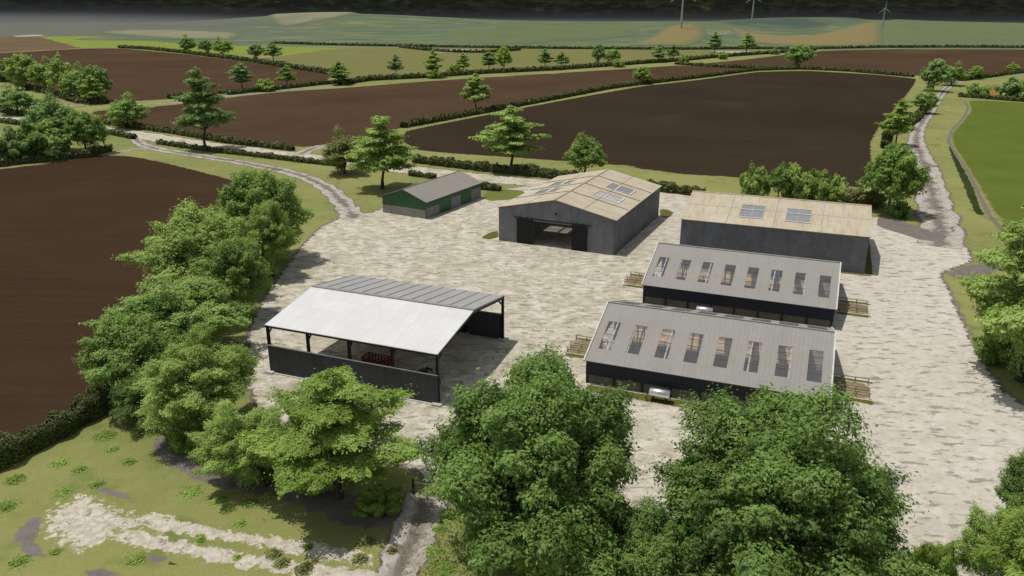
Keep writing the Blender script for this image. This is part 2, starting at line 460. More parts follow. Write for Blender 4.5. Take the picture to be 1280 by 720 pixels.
def backdrop():
    n = NT('dark_forest')
    xyz = n.n('ShaderNodeSeparateXYZ'); n.l(n.P(), xyz.inputs[0])
    v = n.mapping(n.P(), (0.03, 0.03, 0.06))
    a = n.noise(1.0, 5, 0.6, vec=v); b = n.noise(0.006, 3, 0.5)
    col = n.mix(n.ss(a, 0.4, 0.75), (0.0085, 0.009, 0.007), (0.020, 0.024, 0.014))
    col = n.mix(n.math('MULTIPLY', n.ss(b, 0.58, 0.7), n.ss(a, 0.45, 0.7)), col, (0.034, 0.040, 0.016))
    zr = n.math('ADD', xyz.outputs[2], n.math('MULTIPLY', n.ss(xyz.outputs[0], -300, -1200), -16))  # mist paling the foot of the hill is painted in by height
    col = n.mix(n.ss(zr, 34, 0, 0, 1), col, (0.024, 0.026, 0.029))
    col = n.mix(n.ss(zr, 12, -12, 0, 1), col, (0.115, 0.12, 0.11))
    n.bsdf(col, 1.0, 0, 0.0, n.bump(n.noise(0.08, 4), 0.4, 4))
    ang = np.linspace(-1.35, 1.35, 260); t = np.linspace(0, 1, 34)
    A, T = np.meshgrid(ang, t)
    rad = 2010 + T * 900 + 40 * np.sin(A * 7) * T
    Z = -6 + 420 * (T ** 1.25) * (0.85 + 0.15 * np.sin(A * 5 + 1)) + 9 * np.sin(A * 60 + T * 20) * T + 14 * T * np.sin(A * 23 + 2)
    X = rad * np.sin(A); Y = rad * np.cos(A)
    V = np.column_stack([X.ravel(), Y.ravel(), Z.ravel()]); w_ = len(ang)
    i = (np.arange(len(t) - 1)[:, None] * w_ + np.arange(w_ - 1)[None]).ravel()
    F = np.column_stack([i, i + 1, i + 1 + w_, i + w_])
    o = link('hills', mesh_np('hills', V, F, None, n.m, True)); tag(o, 'dark forested hillside closing off the far horizon', kind='structure')
backdrop()

# far fields on the rolling country, distance haze mixed into their colours
FF = dict(follow=True, step=40, grid=25, ew=18, z=2.2)
field('field', [(786, 57), (805, 49), (835, 42), (868, 40), (884, 46), (862, 57)], 'ochre', label='ochre field on a far rise below the left wind turbine', **FF)
field('field', [(905, 41), (950, 46), (1005, 47), (1060, 41), (1100, 34.5), (1103, 57), (990, 57.5), (935, 53)], 'ochre', label='ochre field below the small right wind turbine', **FF)
field('field', [(1108, 33), (1180, 29), (1290, 30), (1400, 32), (1400, 57), (1290, 57.5), (1180, 57), (1106, 57)], 'far_green', label='far plain green field right of the small wind turbine', **FF)
field('field', [(872, 33), (930, 29.5), (1010, 31), (1085, 35), (1050, 40), (1000, 44), (950, 44), (905, 39)], 'teal', label='blue green far field on the rise behind the ochre fields', **FF)
field('field', [(120, 41), (200, 39), (300, 42), (290, 50), (215, 49)], 'haze_tan', label='pale tan hazy field beyond the lime green field', **FF)
field('field', [(330, 26), (410, 24.5), (470, 26), (430, 31), (350, 35)], 'haze_tan', label='thin pale far field strip on the left rise', **FF)
field('field', [(915, 27.5), (985, 26.8), (1040, 28.5), (1080, 31), (1020, 30.3), (950, 29)], 'haze_tan', label='thin pale far field strip on the right rise', **FF)
field('field', [(560, 40), (700, 36), (820, 34), (790, 46), (640, 55), (560, 55)], 'far_green', label='wide far green field in the middle distance', **FF)

# nearer fields
field('field', [(-420, 300), (-200, 232), (0, 211), (62, 203), (100, 196), (135, 193.5), (165, 195), (200, 201), (245, 212), (294, 224.5), (300, 226), (296, 232), (262, 290), (195, 360), (160, 420), (128, 492), (60, 533), (0, 570), (-160, 640), (-420, 760)],
      'field_dark', label='dark brown ploughed field left of the row of big trees')
field('field', [(-300, 84), (-60, 71), (0, 66.5), (100, 61), (150, 60.5), (235, 68), (310, 77.5), (370, 86), (418, 94), (405, 102), (350, 108), (285, 117), (215, 124), (140, 127), (60, 112), (0, 96), (-300, 120)],
      'field_red', step=12, label='reddish brown ploughed field below the lime green strip')
field('field', [(118, 137), (180, 134), (240, 128.5), (300, 120), (360, 114), (425, 110), (500, 104), (600, 97), (700, 91), (800, 85), (850, 81.5), (905, 84), (960, 87), (930, 90), (870, 98), (800, 105.5), (720, 119), (640, 134), (560, 149), (500, 161), (485, 168), (440, 180), (395, 183), (366, 185), (283, 175.5), (220, 163.5), (150, 152), (110, 148)],
      'field_red', step=10, label='long reddish brown ploughed field between the road and the far hedge')
field('field', [(868, 80.5), (925, 75), (980, 68.5), (1030, 63.5), (1120, 61.5), (1290, 62), (1500, 66), (1500, 92), (1290, 88), (1225, 97), (1200, 100.5), (1150, 95), (1100, 91), (1010, 86), (950, 85)],
      'field_red', step=14, label='reddish brown ploughed field at the far right')
field('field', [(505, 164), (560, 152.5), (640, 137), (720, 122), (800, 108), (870, 100), (945, 90), (1010, 88.5), (1090, 93), (1146, 98.5), (1138, 115), (1118, 140), (1101, 160), (1091, 180), (1093, 205), (1080, 238), (1010, 232), (930, 223), (855, 218.5), (760, 206.5), (650, 198), (560, 192), (520, 188), (500, 176)],
      'field_centre', step=8, label='very dark ploughed field behind the tan roofed barns')
field('field', [(-60, 48), (50, 46), (105, 60.5), (60, 62.5), (0, 66), (-60, 69)], 'field_tan', step=30, label='light brown field strip at the far left')
field('field', [(48, 46), (130, 45.5), (232, 55), (340, 58.5), (432, 60), (432, 63.5), (365, 66.5), (300, 68.5), (235, 65), (150, 59.5), (104, 60)], 'field_lime', step=20, label='bright lime green field strip')
field('field', [(365, 68), (430, 60.5), (620, 60.5), (860, 63), (975, 64.5), (900, 71), (850, 74.5), (700, 86), (600, 91), (500, 99), (430, 105), (415, 90), (362, 83), (320, 75)], 'field_olive', step=14, label='pale olive stubble field in front of the far hedge')
field('field', [(1210, 125), (1240, 126), (1290, 129), (1500, 140), (1600, 300), (1330, 330), (1262, 292), (1238, 262), (1222, 235), (1203, 203), (1190, 182), (1188, 167), (1203, 150), (1212, 138)],
      'field_green', step=6, label='bright green grass field at the right')
field('field', [(1231, 106), (1249, 105), (1252, 120), (1232, 119)], 'orange', step=6, z=0.03, label='small orange field corner between bushes')
field('field', [(527, 62.5), (560, 61.3), (612, 62), (606, 65.5), (560, 66.5), (530, 65.5)], 'pale', step=20, z=0.05, ew=5, label='pale concrete pad in front of the far hedge')
field('field', [(880, 64.5), (905, 63.8), (975, 64.5), (960, 66), (900, 67)], 'pale', step=20, z=0.05, ew=4, label='pale gravel strip behind the far right hedge')
field('field', [(14, 45.2), (40, 43.6), (56, 43.8), (54, 45.4), (20, 46.4)], 'pale', step=20, z=0.05, ew=8, follow=True, label='pale strip beside the light brown field')

# roads, tracks and yard
ribbon('main_road', [(-220, 122), (-60, 139), (0, 147), (40, 153), (130, 162), (190, 171.5), (260, 182), (330, 190.5), (400, 199), (470, 207), (545, 216), (620, 224), (700, 231.5), (780, 239), (860, 248), (960, 259), (1060, 270), (1130, 283)], [13, 12.5, 12, 11.5, 11, 11, 9, 7.5], 'road', 0.04, 1.3, 3,
       label='pale gravel road running past the farm between hedges')
ribbon('farm_track', [(168, 173), (178, 181), (205, 188), (245, 194), (300, 203), (352, 213), (386, 223), (412, 237), (430, 255), (444, 275)], [4, 5, 5, 5, 5, 5.5, 6], 'track', 0.05, 1.0, 2, label='rutted grey track from the road to the yard')
ribbon('farm_track', [(200, 186), (170, 186), (150, 190), (135, 192), (90, 197), (0, 207.5), (-200, 228)], [4, 3, 2, 1.6, 1.4], 'track', 0.048, 0.6, 3, label='narrow worn path along the top of the dark field')
ribbon('farm_track', [(-60, 136), (20, 133), (80, 132), (140, 130.5), (190, 130), (240, 127), (290, 119.5), (350, 112.5), (425, 107.5)], 5, 'track', 0.05, 1.6, 5, label='faint grey track between two reddish fields')
ribbon('farm_track', [(372, 196), (382, 189), (400, 183), (430, 180)], 5, 'track', 0.052, 1.0, 3, label='short pale spur into the reddish field')
ribbon('lane', [(1172, 312), (1178, 290), (1170, 262), (1163, 235), (1157, 210), (1149, 190), (1145, 176), (1148, 160), (1160, 143), (1172, 125), (1180, 113), (1190, 105), (1208, 100), (1245, 95), (1300, 91), (1420, 86)], [9, 8, 5.5, 4.8, 4.8, 4.8, 5, 5.2, 5.5], 'track', 0.05, 1.4, 3, label='rutted grey lane leading away at the right')
ribbon('lane_edge', [(1205, 126), (1210, 135), (1204, 148), (1189, 164), (1186, 178), (1196, 195), (1210, 215), (1222, 240), (1236, 268), (1262, 300)], [1.3, 1.3, 1.3, 1.2], 'mud', 0.06, 0.6, 3, label='thin grey path around the bright green field')
ribbon('ditch', [(1187, 183), (1197, 205), (1209, 230), (1219, 256), (1226, 270)], [1.5, 2.2, 2.6, 2.0], 'ditch', 0.045, 0.8, 2, label='dark overgrown ditch beside the lane')

YARD = [(436, 268), (462, 264), (480, 258), (560, 246), (601, 246), (612, 238), (645, 233), (690, 226), (740, 230), (800, 238), (860, 246), (960, 256), (1060, 266), (1092, 272), (1130, 284), (1165, 291), (1195, 299), (1218, 312), (1222, 328), (1200, 338), (1184, 345), (1194, 362), (1210, 395), (1225, 428), (1246, 462), (1266, 488), (1290, 506), (1380, 560), (1500, 720), (1420, 800), (1220, 770), (1130, 715), (1000, 680), (860, 662), (760, 646), (660, 636), (600, 630), (566, 622), (548, 612), (519, 607), (508, 594), (470, 578), (420, 566), (350, 545), (310, 515), (296, 470), (300, 425), (310, 392), (330, 360), (352, 330), (372, 306), (395, 284), (420, 272)]
build_sheet('yard', [g(*p) for p in YARD], 'yard', 0.03, 2.2, 1.6, 6.0, 'pale mottled gravel farmyard around the barns')
field('mud_patch', [(1092, 268), (1130, 276), (1168, 288), (1205, 300), (1190, 308), (1150, 302), (1120, 292), (1090, 284)], 'mud', z=0.06, ew=3, step=3, label='darker worn mud where the lane meets the yard')
field('mud_patch', [(1176, 343), (1205, 331), (1238, 326), (1260, 335), (1238, 345), (1205, 352)], 'mud', z=0.045, ew=2.0, step=2, label='grey mud patch on the right edge of the yard')

field('gravel_patch', [(34, 661), (70, 625), (104, 609), (132, 619), (164, 632), (200, 648), (184, 666), (150, 674), (118, 694), (84, 698), (52, 682)], 'rubble', z=0.04, ew=2.4, step=0.8, label='pale broken gravel pad in the bottom left grass')
ribbon('wheel_rut', [(165, 642), (205, 655), (250, 663), (300, 673), (350, 680), (410, 690), (480, 704)], [2.6, 2.2, 1.9, 2.2, 2.0], 'rubble', 0.05, 0.9, 0.7, label='upper pale wheel rut leading from the gravel pad')
ribbon('wheel_rut', [(140, 666), (185, 676), (240, 688), (290, 698), (350, 707), (420, 718), (500, 730)], [2.6, 2.2, 2.0, 2.3, 2.2], 'rubble', 0.056, 0.9, 0.7, label='lower pale wheel rut leading from the gravel pad')
ribbon('mud_path', [(192, 545), (215, 570), (262, 592), (335, 609), (405, 625), (465, 645), (505, 650)], [2.2, 3.0, 3.4, 3.2, 4.2, 4.2], 'mud', 0.035, 1.4, 1.0, label='grey dirt strip below the small trees')
ribbon('farm_track', [(470, 790), (492, 730), (508, 690), (520, 660), (530, 632), (540, 612)], [5, 4.5, 4.2, 4.5, 5], 'track', 0.055, 0.9, 0.8, label='two-rut dirt track entering the yard at the bottom')
for px in ([(10, 672), (45, 640), (60, 650), (50, 676), (70, 700), (30, 700)], [(108, 610), (135, 604), (165, 618), (185, 628), (150, 628)], [(95, 715), (130, 706), (165, 725), (120, 740)], [(150, 688), (200, 690), (235, 705), (190, 706)], [(212, 702), (235, 712), (232, 728), (205, 725)]):
    field('mud_patch', px, 'mud', z=0.036, ew=1.3, step=0.8)

# ------------------------------------------------------------------ foliage
def leaf_mat(name, dark, light, trans=0.22):
    n = NT(name); t = n.attr('tint')
    oi = n.n('ShaderNodeObjectInfo').outputs['Random']
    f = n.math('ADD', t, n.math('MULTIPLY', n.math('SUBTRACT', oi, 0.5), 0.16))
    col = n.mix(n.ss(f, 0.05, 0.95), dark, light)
    d = n.n('ShaderNodeBsdfPrincipled'); n.put(d.inputs['Base Color'], col); d.inputs['Roughness'].default_value = 0.62
    d.inputs['Specular IOR Level'].default_value = 0.25
    tr = n.n('ShaderNodeBsdfTranslucent'); n.put(tr.inputs[0], n.mix(0.5, col, (light[0] * 1.1, light[1] * 1.15, light[2] * 0.6)))
    mx = n.n('ShaderNodeMixShader'); mx.inputs[0].default_value = trans
    n.l(d.outputs[0], mx.inputs[1]); n.l(tr.outputs[0], mx.inputs[2]); n.l(mx.outputs[0], n.out.inputs[0])
    return n.m
LEAF = {
    'mid': leaf_mat('leaf_mid_green', (0.115, 0.185, 0.034), (0.365, 0.515, 0.145), 0.38),
    'dark': leaf_mat('leaf_dark_green', (0.052, 0.098, 0.018), (0.250, 0.385, 0.095), 0.32),
    'cool': leaf_mat('leaf_cool_green', (0.115, 0.190, 0.055), (0.340, 0.490, 0.175), 0.38),  # bluer, paler green: distance haze put into the leaf colour
    'light': leaf_mat('leaf_light_green', (0.165, 0.240, 0.046), (0.450, 0.590, 0.175), 0.38),
    'bright': leaf_mat('leaf_bright_green', (0.180, 0.270, 0.042), (0.420, 0.570, 0.140), 0.38),
    'olive': leaf_mat('leaf_olive', (0.135, 0.150, 0.042), (0.320, 0.350, 0.130), 0.35),
    'hedge': leaf_mat('leaf_hedge', (0.055, 0.068, 0.020), (0.165, 0.195, 0.058), 0.15),
    'grass': leaf_mat('leaf_grass', (0.16, 0.19, 0.055), (0.27, 0.32, 0.09), 0.3),
}
def bark():
    n = NT('bark'); a = n.noise(3.0, 4, 0.6, vec=n.mapping(n.O(), (3, 3, 0.6)))
    n.bsdf(n.mix(a, (0.035, 0.027, 0.019), (0.10, 0.08, 0.06)), 0.95, 0, 0.1, n.bump(a, 0.6, 0.1)); return n.m
BARK = bark()

def quads(c, nrm, size, asp, tint, spin=None):
    """diamond leaves: centres c, normals nrm"""
    n = len(c)
    nrm = nrm / (np.linalg.norm(nrm, axis=1)[:, None] + 1e-9)
    r = rng.normal(size=(n, 3)); a = np.cross(nrm, r); a /= np.linalg.norm(a, axis=1)[:, None] + 1e-9
    b = np.cross(nrm, a)
    a = a * size[:, None]; b = b * (size * asp)[:, None]
    bend = nrm * (size * 0.18)[:, None]
    V = np.stack([c - a - bend, c + b * 1.0, c + a - bend, c - b], 1).reshape(-1, 3)
    F = np.arange(4 * n).reshape(n, 4)
    return V, F, np.repeat(tint, 4)

def lobe_leaves(cs, rs, zs, n, leaf, upb=0.55, under=0.40, ax=None, el=None):
    """n leaves spread over the lobes; a lobe may be drawn out along an axis into a spray"""
    wgt = rs ** 2 * (el if el is not None else 1.0); idx = rng.choice(len(cs), n, p=wgt / wgt.sum())
    d = rng.normal(size=(n, 3)); d /= np.linalg.norm(d, axis=1)[:, None]
    flip = (d[:, 2] < -0.1) & (rng.random(n) > under); d[flip, 2] *= -1
    rr = rs[idx] * (0.55 + 0.5 * rng.random(n) ** 0.7)
    far = rng.random(n) < 0.10; rr[far] *= 1.0 + 0.40 * rng.random(far.sum())
    k = np.sin(d[:, 0] * 5 + idx) * np.sin(d[:, 1] * 6 + idx * 2.1) * np.sin(d[:, 2] * 5 + idx * 0.7)
    k2 = np.sin(d[:, 0] * 11 + idx * 3.1) * np.sin(d[:, 1] * 12 + idx * 1.3)
    rr *= 1 + 0.26 * k + 0.16 * k2
    off = d * rr[:, None] * np.stack([np.ones(n), np.ones(n), zs[idx]], 1)
    if ax is not None:
        a = ax[idx]; t = (off * a).sum(1)
        off = off + a * (t * (el[idx] - 1))[:, None] - (off - a * t[:, None]) * (0.35 * np.clip(t / rs[idx], -.2, 1))[:, None]
    c = cs[idx] + off
    nr = d * 0.75 + rng.normal(size=(n, 3)) * 0.38 + np.array([0, 0, upb])
    tl = rng.random(len(cs))
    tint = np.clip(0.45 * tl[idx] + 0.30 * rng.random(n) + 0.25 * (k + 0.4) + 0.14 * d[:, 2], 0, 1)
    size = leaf * (0.55 + 0.9 * rng.random(n))
    return quads(c, nr, size, 0.46, tint)

def make_proto(kind, seed, n, leaf):
    """crown and trunk meshes of radius about 1; returns (crown mesh, trunk mesh, height)"""
    global rng
    rng = np.random.default_rng(seed); rnd = random.Random(seed)
    limbs = []; ax = el = None
    if kind in ('round', 'tall'):
        H = 1.75 if kind == 'round' else 2.3
        N = 95; zc = H * 0.52; hz = H * 0.44
        i = np.arange(N); ph = i * 2.39996 + rng.normal(0, .3, N); zz = 1 - 1.5 * (i + .5) / N
        rxy = np.sqrt(np.clip(1 - zz ** 2, 0, 1)) * (1.0 - 0.16 * np.clip(zz, 0, 1))
        d = np.stack([rxy * np.cos(ph), rxy * np.sin(ph), zz], 1)
        fac = 0.70 + 0.10 * np.sin(ph * 2 + seed) + 0.07 * np.sin(ph * 3 + zz * 5) + rng.normal(0, 0.09, N)
        cs = d * fac[:, None] * np.array([1, 1, hz]) + np.array([0, 0, zc])
        rs = rng.uniform(0.12, 0.25, N); zs = rng.uniform(0.6, 0.9, N)
        ax = d + rng.normal(0, .25, (N, 3)) + np.array([0, 0, 0.25]); el = rng.uniform(1.1, 1.9, N)
        nc = 16
        core = rng.normal(size=(nc, 3)) * [0.27, 0.27, 0.20 * H] + [0, 0, zc]
        cs = np.concatenate([cs, core]); rs = np.concatenate([rs, np.full(nc, 0.27)]); zs = np.concatenate([zs, np.ones(nc)])
        ax = np.concatenate([ax, np.tile([0, 0, 1.], (nc, 1))]); el = np.concatenate([el, np.ones(nc)])
        ax /= np.linalg.norm(ax, axis=1)[:, None]
        limbs = [cs[j] for j in range(4, N, 7)]; tr = 0.05
        V, F, T = lobe_leaves(cs, rs, zs, n, leaf, ax=ax, el=el)
    elif kind == 'layered':
        H = 1.9; cs = []; rs = []; zs = []; ax = []; el = []
        tiers = [(0.34, 0.88, 6), (0.47, 1.0, 6), (0.60, 0.80, 5), (0.72, 0.66, 4), (0.84, 0.45, 3), (0.94, 0.22, 2)]
        for tz, tr_, k in tiers:
            off = rnd.uniform(0, 6.28)
            for j in range(k):
                a = off + 6.283 * j / k + rnd.uniform(-.45, .45); rr = tr_ * rnd.uniform(0.42, 1.0)
                p = np.array([math.cos(a) * rr * .72, math.sin(a) * rr * .72, H * (tz + rnd.uniform(-.055, .055))])
                cs.append(p); rs.append(rnd.uniform(0.17, 0.32) * (0.7 + 0.45 * tr_)); zs.append(rnd.uniform(0.26, 0.44))
                ax.append((math.cos(a), math.sin(a), 0.12)); el.append(rnd.uniform(1.1, 1.6)); limbs.append(p)
                for q_ in range(2):
                    if rnd.random() < .6:
                        b = a + rnd.uniform(-.6, .6); r2 = rr * rnd.uniform(.85, 1.22) * .85
                        cs.append(np.array([math.cos(b) * r2, math.sin(b) * r2, p[2] + rnd.uniform(-.06, .06)])); rs.append(rnd.uniform(.10, .17)); zs.append(.5)
                        ax.append((math.cos(b), math.sin(b), .1)); el.append(1.5)
            cs.append(np.array([rnd.uniform(-.08, .08), rnd.uniform(-.08, .08), H * (tz + .02)])); rs.append(0.16 * tr_ + .08); zs.append(0.7); ax.append((0, 0, 1)); el.append(1.0)
        cs.append(np.array([0, 0, H * 0.975])); rs.append(0.13); zs.append(0.8); ax.append((0, 0, 1)); el.append(1.2)
        cs, rs, zs, ax, el = (np.array(q_, float) for q_ in (cs, rs, zs, ax, el)); tr = 0.042
        ax /= np.linalg.norm(ax, axis=1)[:, None]
        limbs = limbs[::2]
        V, F, T = lobe_leaves(cs, rs, zs, n, leaf, upb=0.8, under=0.25, ax=ax, el=el)
    elif kind == 'bush':
        H = 1.0; N = 40
        ph = rng.uniform(0, 6.283, N); r = np.sqrt(rng.random(N)) * 0.74; z = rng.uniform(0.12, 1.0, N) * (0.86 - 0.5 * r ** 2)
        cs = np.stack([r * np.cos(ph), r * np.sin(ph), z * H], 1); rs = rng.uniform(0.13, 0.27, N); zs = rng.uniform(0.6, 0.9, N)
        ax = np.stack([r * np.cos(ph), r * np.sin(ph), np.full(N, 0.5)], 1); ax /= np.linalg.norm(ax, axis=1)[:, None]; el = rng.uniform(1, 1.6, N)
        limbs = [cs[j] for j in range(0, N, 6)]; tr = 0.03
        V, F, T = lobe_leaves(cs, rs, zs, n, leaf, ax=ax, el=el)
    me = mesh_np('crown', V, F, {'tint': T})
    rad2 = np.percentile(np.hypot(V[:, 0], V[:, 1]), 98.5); top2 = np.percentile(V[:, 2], 99.85)
    # trunk with limbs reaching into the lobes
    mb = MB()
    top = H * (0.78 if kind != 'bush' else 0.5)
    pts = [(rnd.uniform(-.03, .03) * i, rnd.uniform(-.03, .03) * i, top * i / 6) for i in range(7)]
    rad = [tr * (1.5 if i == 0 else 1.0) * (1 - 0.75 * i / 6) for i in range(7)]
    mb.tube(pts, rad, 8, False)
    for p in limbs:
        z0 = max(0.18 * H, min(p[2] * 0.72, top * 0.9)) if kind != 'bush' else 0.05
        k = int(round(z0 / top * 6)); k = min(k, 5); b = Vector(pts[k])
        e_ = Vector(tuple(p)); mid = b.lerp(e_, 0.5) + Vector((0, 0, 0.04 if kind != 'layered' else 0.0))
        r0 = rad[k] * 0.55
        mb.tube([b, mid, e_], [r0, r0 * 0.65, r0 * 0.25], 5, False)
    t = bpy.data.meshes.new('trunk'); t.from_pydata(mb.v, [], mb.f); t.update()
    t.polygons.foreach_set('use_smooth', [True] * len(t.polygons)); t.materials.append(BARK)
    return me, t, top2, rad2

PROTO = {}
def proto(kind, lod, var, color):
    """near trees get many small leaves, far ones few large ones"""
    key = (kind, lod, var, color)
    if key not in PROTO:
        n, leaf = {0: (175000, 0.0175), 1: (75000, 0.0255), 2: (20000, 0.047), 3: (6500, 0.075)}[lod]
        if kind == 'bush': n, leaf = int(n * 0.5), leaf * 1.25
        if kind == 'layered': n = int(n * 0.72)
        bk = (kind, lod, var)
        if bk not in PROTO: PROTO[bk] = make_proto(kind, 11 + var * 17 + {'round': 1, 'tall': 2, 'layered': 3, 'bush': 4}[kind] * 101, n, leaf)
        me, t, H, Rp = PROTO[bk]
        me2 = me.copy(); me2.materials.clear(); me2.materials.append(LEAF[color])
        PROTO[key] = (me2, t, H, Rp)
    return PROTO[key]

NTREE = [0]
def tree(kind, color, base, vtop, wpx, label, group=None, name='tree', cat='tree', var=None, rot=None, uoff=0, push=0.0):
    """a tree whose foot stands at photo pixel base, whose top shows at row vtop and which is wpx wide"""
    X, Y = g(*base)
    i = NTREE[0]; NTREE[0] += 1
    Ht = height_of(base[0], vtop, X, Y)
    dep = depth_of(Y, Ht * 0.6)
    Rm = wpx / FPX * dep / 2
    # the near side of the crown shows lower and bigger, so the true top sits a little lower
    lod = 0 if Y < 75 else 1 if Y < 135 else 2 if Y < 300 else 3
    nv = {0: 4, 1: 3, 2: 3, 3: 2}[lod]
    me, t, H, Rp = proto(kind, lod, (var if var is not None else i) % nv, color)
    e = empty(name, (X, Y, 0), rot if rot is not None else (i * 2.4) % 6.28)
    tag(e, label, cat, group)
    sxy = Rm / Rp; sz = Ht / H
    for nm, m in (('crown', me), ('trunk', t)):
        o = bpy.data.objects.new(nm, m); COL.objects.link(o); o.parent = e; o.scale = (sxy, sxy, sz)
    return e

# --- near and middle trees
tree('round', 'dark', (666, 706), 462, 316, 'largest dark green tree, between the open shed and the near grey barn', var=0)
tree('round', 'dark', (958, 748), 474, 338, 'huge green tree covering the right corner of the near grey barn', var=1)
GR = 'trees in the thick row beside the dark field'
tree('round', 'mid', (330, 326), 214, 118, 'farthest blue green tree of the row beside the dark field', GR, var=0)
tree('tall', 'light', (342, 346), 252, 60, 'slim pale green tree at the yard side of the row beside the dark field', GR, var=1)
tree('round', 'light', (258, 366), 260, 146, 'light green tree of the row, second from its far end, leaning over the dark field', GR, var=2)
tree('round', 'mid', (298, 398), 300, 92, 'dark shaded green tree at the yard edge in the middle of the row', GR, var=3)
tree('round', 'mid', (228, 446), 340, 166, 'broad fresh green tree of the row reaching farthest out over the dark field', GR, var=1)
tree('round', 'mid', (172, 494), 392, 122, 'leftmost green tree at the near end of the row beside the dark field', GR, var=2)
tree('tall', 'light', (254, 540), 418, 148, 'rounded yellow green tree at the near end of the row, left of the open shed', GR, var=0)
tree('round', 'dark', (200, 520), 458, 100, 'low dark tree where the row meets the bottom left hedge', GR, var=3)
tree('layered', 'bright', (424, 622), 468, 206, 'bright light green tree with spreading layered branches in front of the open shed', var=0)
tree('round', 'light', (312, 600), 500, 118, 'dull green bushy tree left of the layered bright tree', var=1)
tree('layered', 'light', (1274, 476), 232, 186, 'tall layered tree at the right edge beside the yard', var=1)
tree('round', 'mid', (1286, 484), 318, 150, 'dense green tree beneath the tall layered tree at the right edge', var=0)
tree('bush', 'mid', (1262, 452), 396, 84, 'low green bush under the tall layered tree at the right edge', name='bush', cat='bush')
tree('round', 'dark', (1296, 690), 556, 132, 'dark round tree at the lower right edge', var=2)
tree('tall', 'bright', (1252, 780), 636, 128, 'yellow green tree in the bottom right corner', var=1)
tree('bush', 'bright', (1163, 748), 680, 74, 'bright green bush right of the huge green tree', name='bush', cat='bush')
tree('bush', 'bright', (474, 636), 607, 60, 'bright green bush under the right side of the layered bright tree', name='bush', cat='bush')
tree('bush', 'light', (404, 606), 578, 80, 'pale green bush beneath the layered bright tree', name='bush', cat='bush')
tree('bush', 'bright', (232, 562), 540, 42, 'small bright bush at the foot of the tree row by the grassy mound', name='bush', cat='bush')
tree('bush', 'olive', (330, 598), 575, 50, 'olive brown bush at the foot of the dull green bushy tree', name='bush', cat='bush')
tree('round', 'dark', (808, 772), 640, 170, 'dark tree filling the gap between the two big foreground trees', var=2)
tree('bush', 'light', (872, 762), 690, 110, 'bright bush between the two big foreground trees', name='bush', cat='bush')
tree('bush', 'mid', (735, 728), 676, 130, 'green bush at the foot of the largest dark tree', name='bush', cat='bush')
tree('layered', 'light', (478, 236), 147, 84, 'light green layered tree left of the green shed', var=2)
tree('round', 'olive', (431, 217), 161, 58, 'dull olive tree just left of the light layered tree', var=1)
tree('layered', 'light', (639, 213), 134, 88, 'cedar shaped tree standing on the hedge behind the green shed', var=0)
tree('round', 'mid', (731, 222), 167, 58, 'round fresh green tree behind the barn with the open doors', var=2)
tree('layered', 'cool', (257, 187), 88, 70, 'tallest dark layered tree beside the gravel road at the left', var=1)
tree('round', 'mid', (162, 160), 117, 54, 'single round green tree beside the gravel road', var=1)
GB = 'bushy trees behind the long tan roofed barn'
tree('bush', 'mid', (942, 249), 206, 44, 'leftmost of the bushy trees behind the long tan roofed barn', GB)
tree('round', 'mid', (972, 250), 204, 34, 'slightly taller bushy tree second from the left behind the long tan roofed barn', GB)
tree('bush', 'light', (996, 250), 206, 46, 'light green bushy tree in the middle behind the long tan roofed barn', GB)
tree('bush', 'mid', (1018, 252), 211, 40, 'mid green bushy tree right of the light one behind the long tan roofed barn', GB)
tree('bush', 'light', (1042, 254), 219, 44, 'light bushy tree nearest the right end of the row behind the long barn', GB)
tree('bush', 'olive', (1066, 258), 234, 44, 'olive bush left of the big round tree by the lane', GB, name='bush', cat='bush')
tree('bush', 'olive', (1088, 259), 236, 36, 'low olive bush at the foot of the big round tree by the lane', GB, name='bush', cat='bush')
tree('round', 'mid', (1110, 266), 180, 84, 'big round green tree where the lane leaves the yard', var=0)
tree('bush', 'dark', (1126, 273), 251, 20, 'small dark clipped bush right of the big round tree', name='bush', cat='bush')
tree('layered', 'bright', (1119, 182), 124, 46, 'bright layered tree beside the lane above the big round tree', var=1)
tree('round', 'mid', (1154, 142), 109, 32, 'round tree over the curved hedge beside the lane')
tree('round', 'cool', (1166, 114), 73, 38, 'taller left tree of the pair where the lane bends away')
tree('round', 'mid', (1188, 107), 76, 34, 'right tree of the pair where the lane bends away')
tree('round', 'bright', (1219, 99), 81, 18, 'small bright tree left of two on the far right field edge')
tree('round', 'bright', (1265, 91), 76, 17, 'small bright tree right of two on the far right field edge')
tree('bush', 'mid', (1221, 121), 103, 30, 'green bush left of the orange field corner', name='bush', cat='bush')
tree('bush', 'cool', (1270, 122), 95, 54, 'wide green bush right of the orange field corner', name='bush', cat='bush')
# left clumps
GL = 'trees of the wood edge above the gravel road'
for (k, c, b, vt, wp, la) in [
    ('round', 'light', (34, 112), 69, 44, 'pale yellow green tree at the left end of the upper left clump'),
    ('round', 'mid', (58, 114), 73, 38, 'mid green tree second from left in the upper left clump'),
    ('tall', 'light', (79, 120), 70, 36, 'brightest and tallest tree in the middle of the upper left clump'),
    ('round', 'mid', (100, 124), 80, 46, 'wide green tree right of the middle of the upper left clump'),
    ('round', 'cool', (122, 127), 83, 40, 'green tree at the right end of the upper left clump'),
    ('layered', 'bright', (118, 130), 95, 34, 'low yellow layered tree in front of the right end of the upper left clump'),
    ('round', 'mid', (-4, 102), 72, 34, 'green tree cut by the left picture edge above the clump'),
    ('round', 'cool', (22, 143), 107, 50, 'lone green tree above the road at the left picture edge')]:
    tree(k, c, b, vt, wp, la, GL)
GM = 'trees of the thicket on the left below the gravel road'
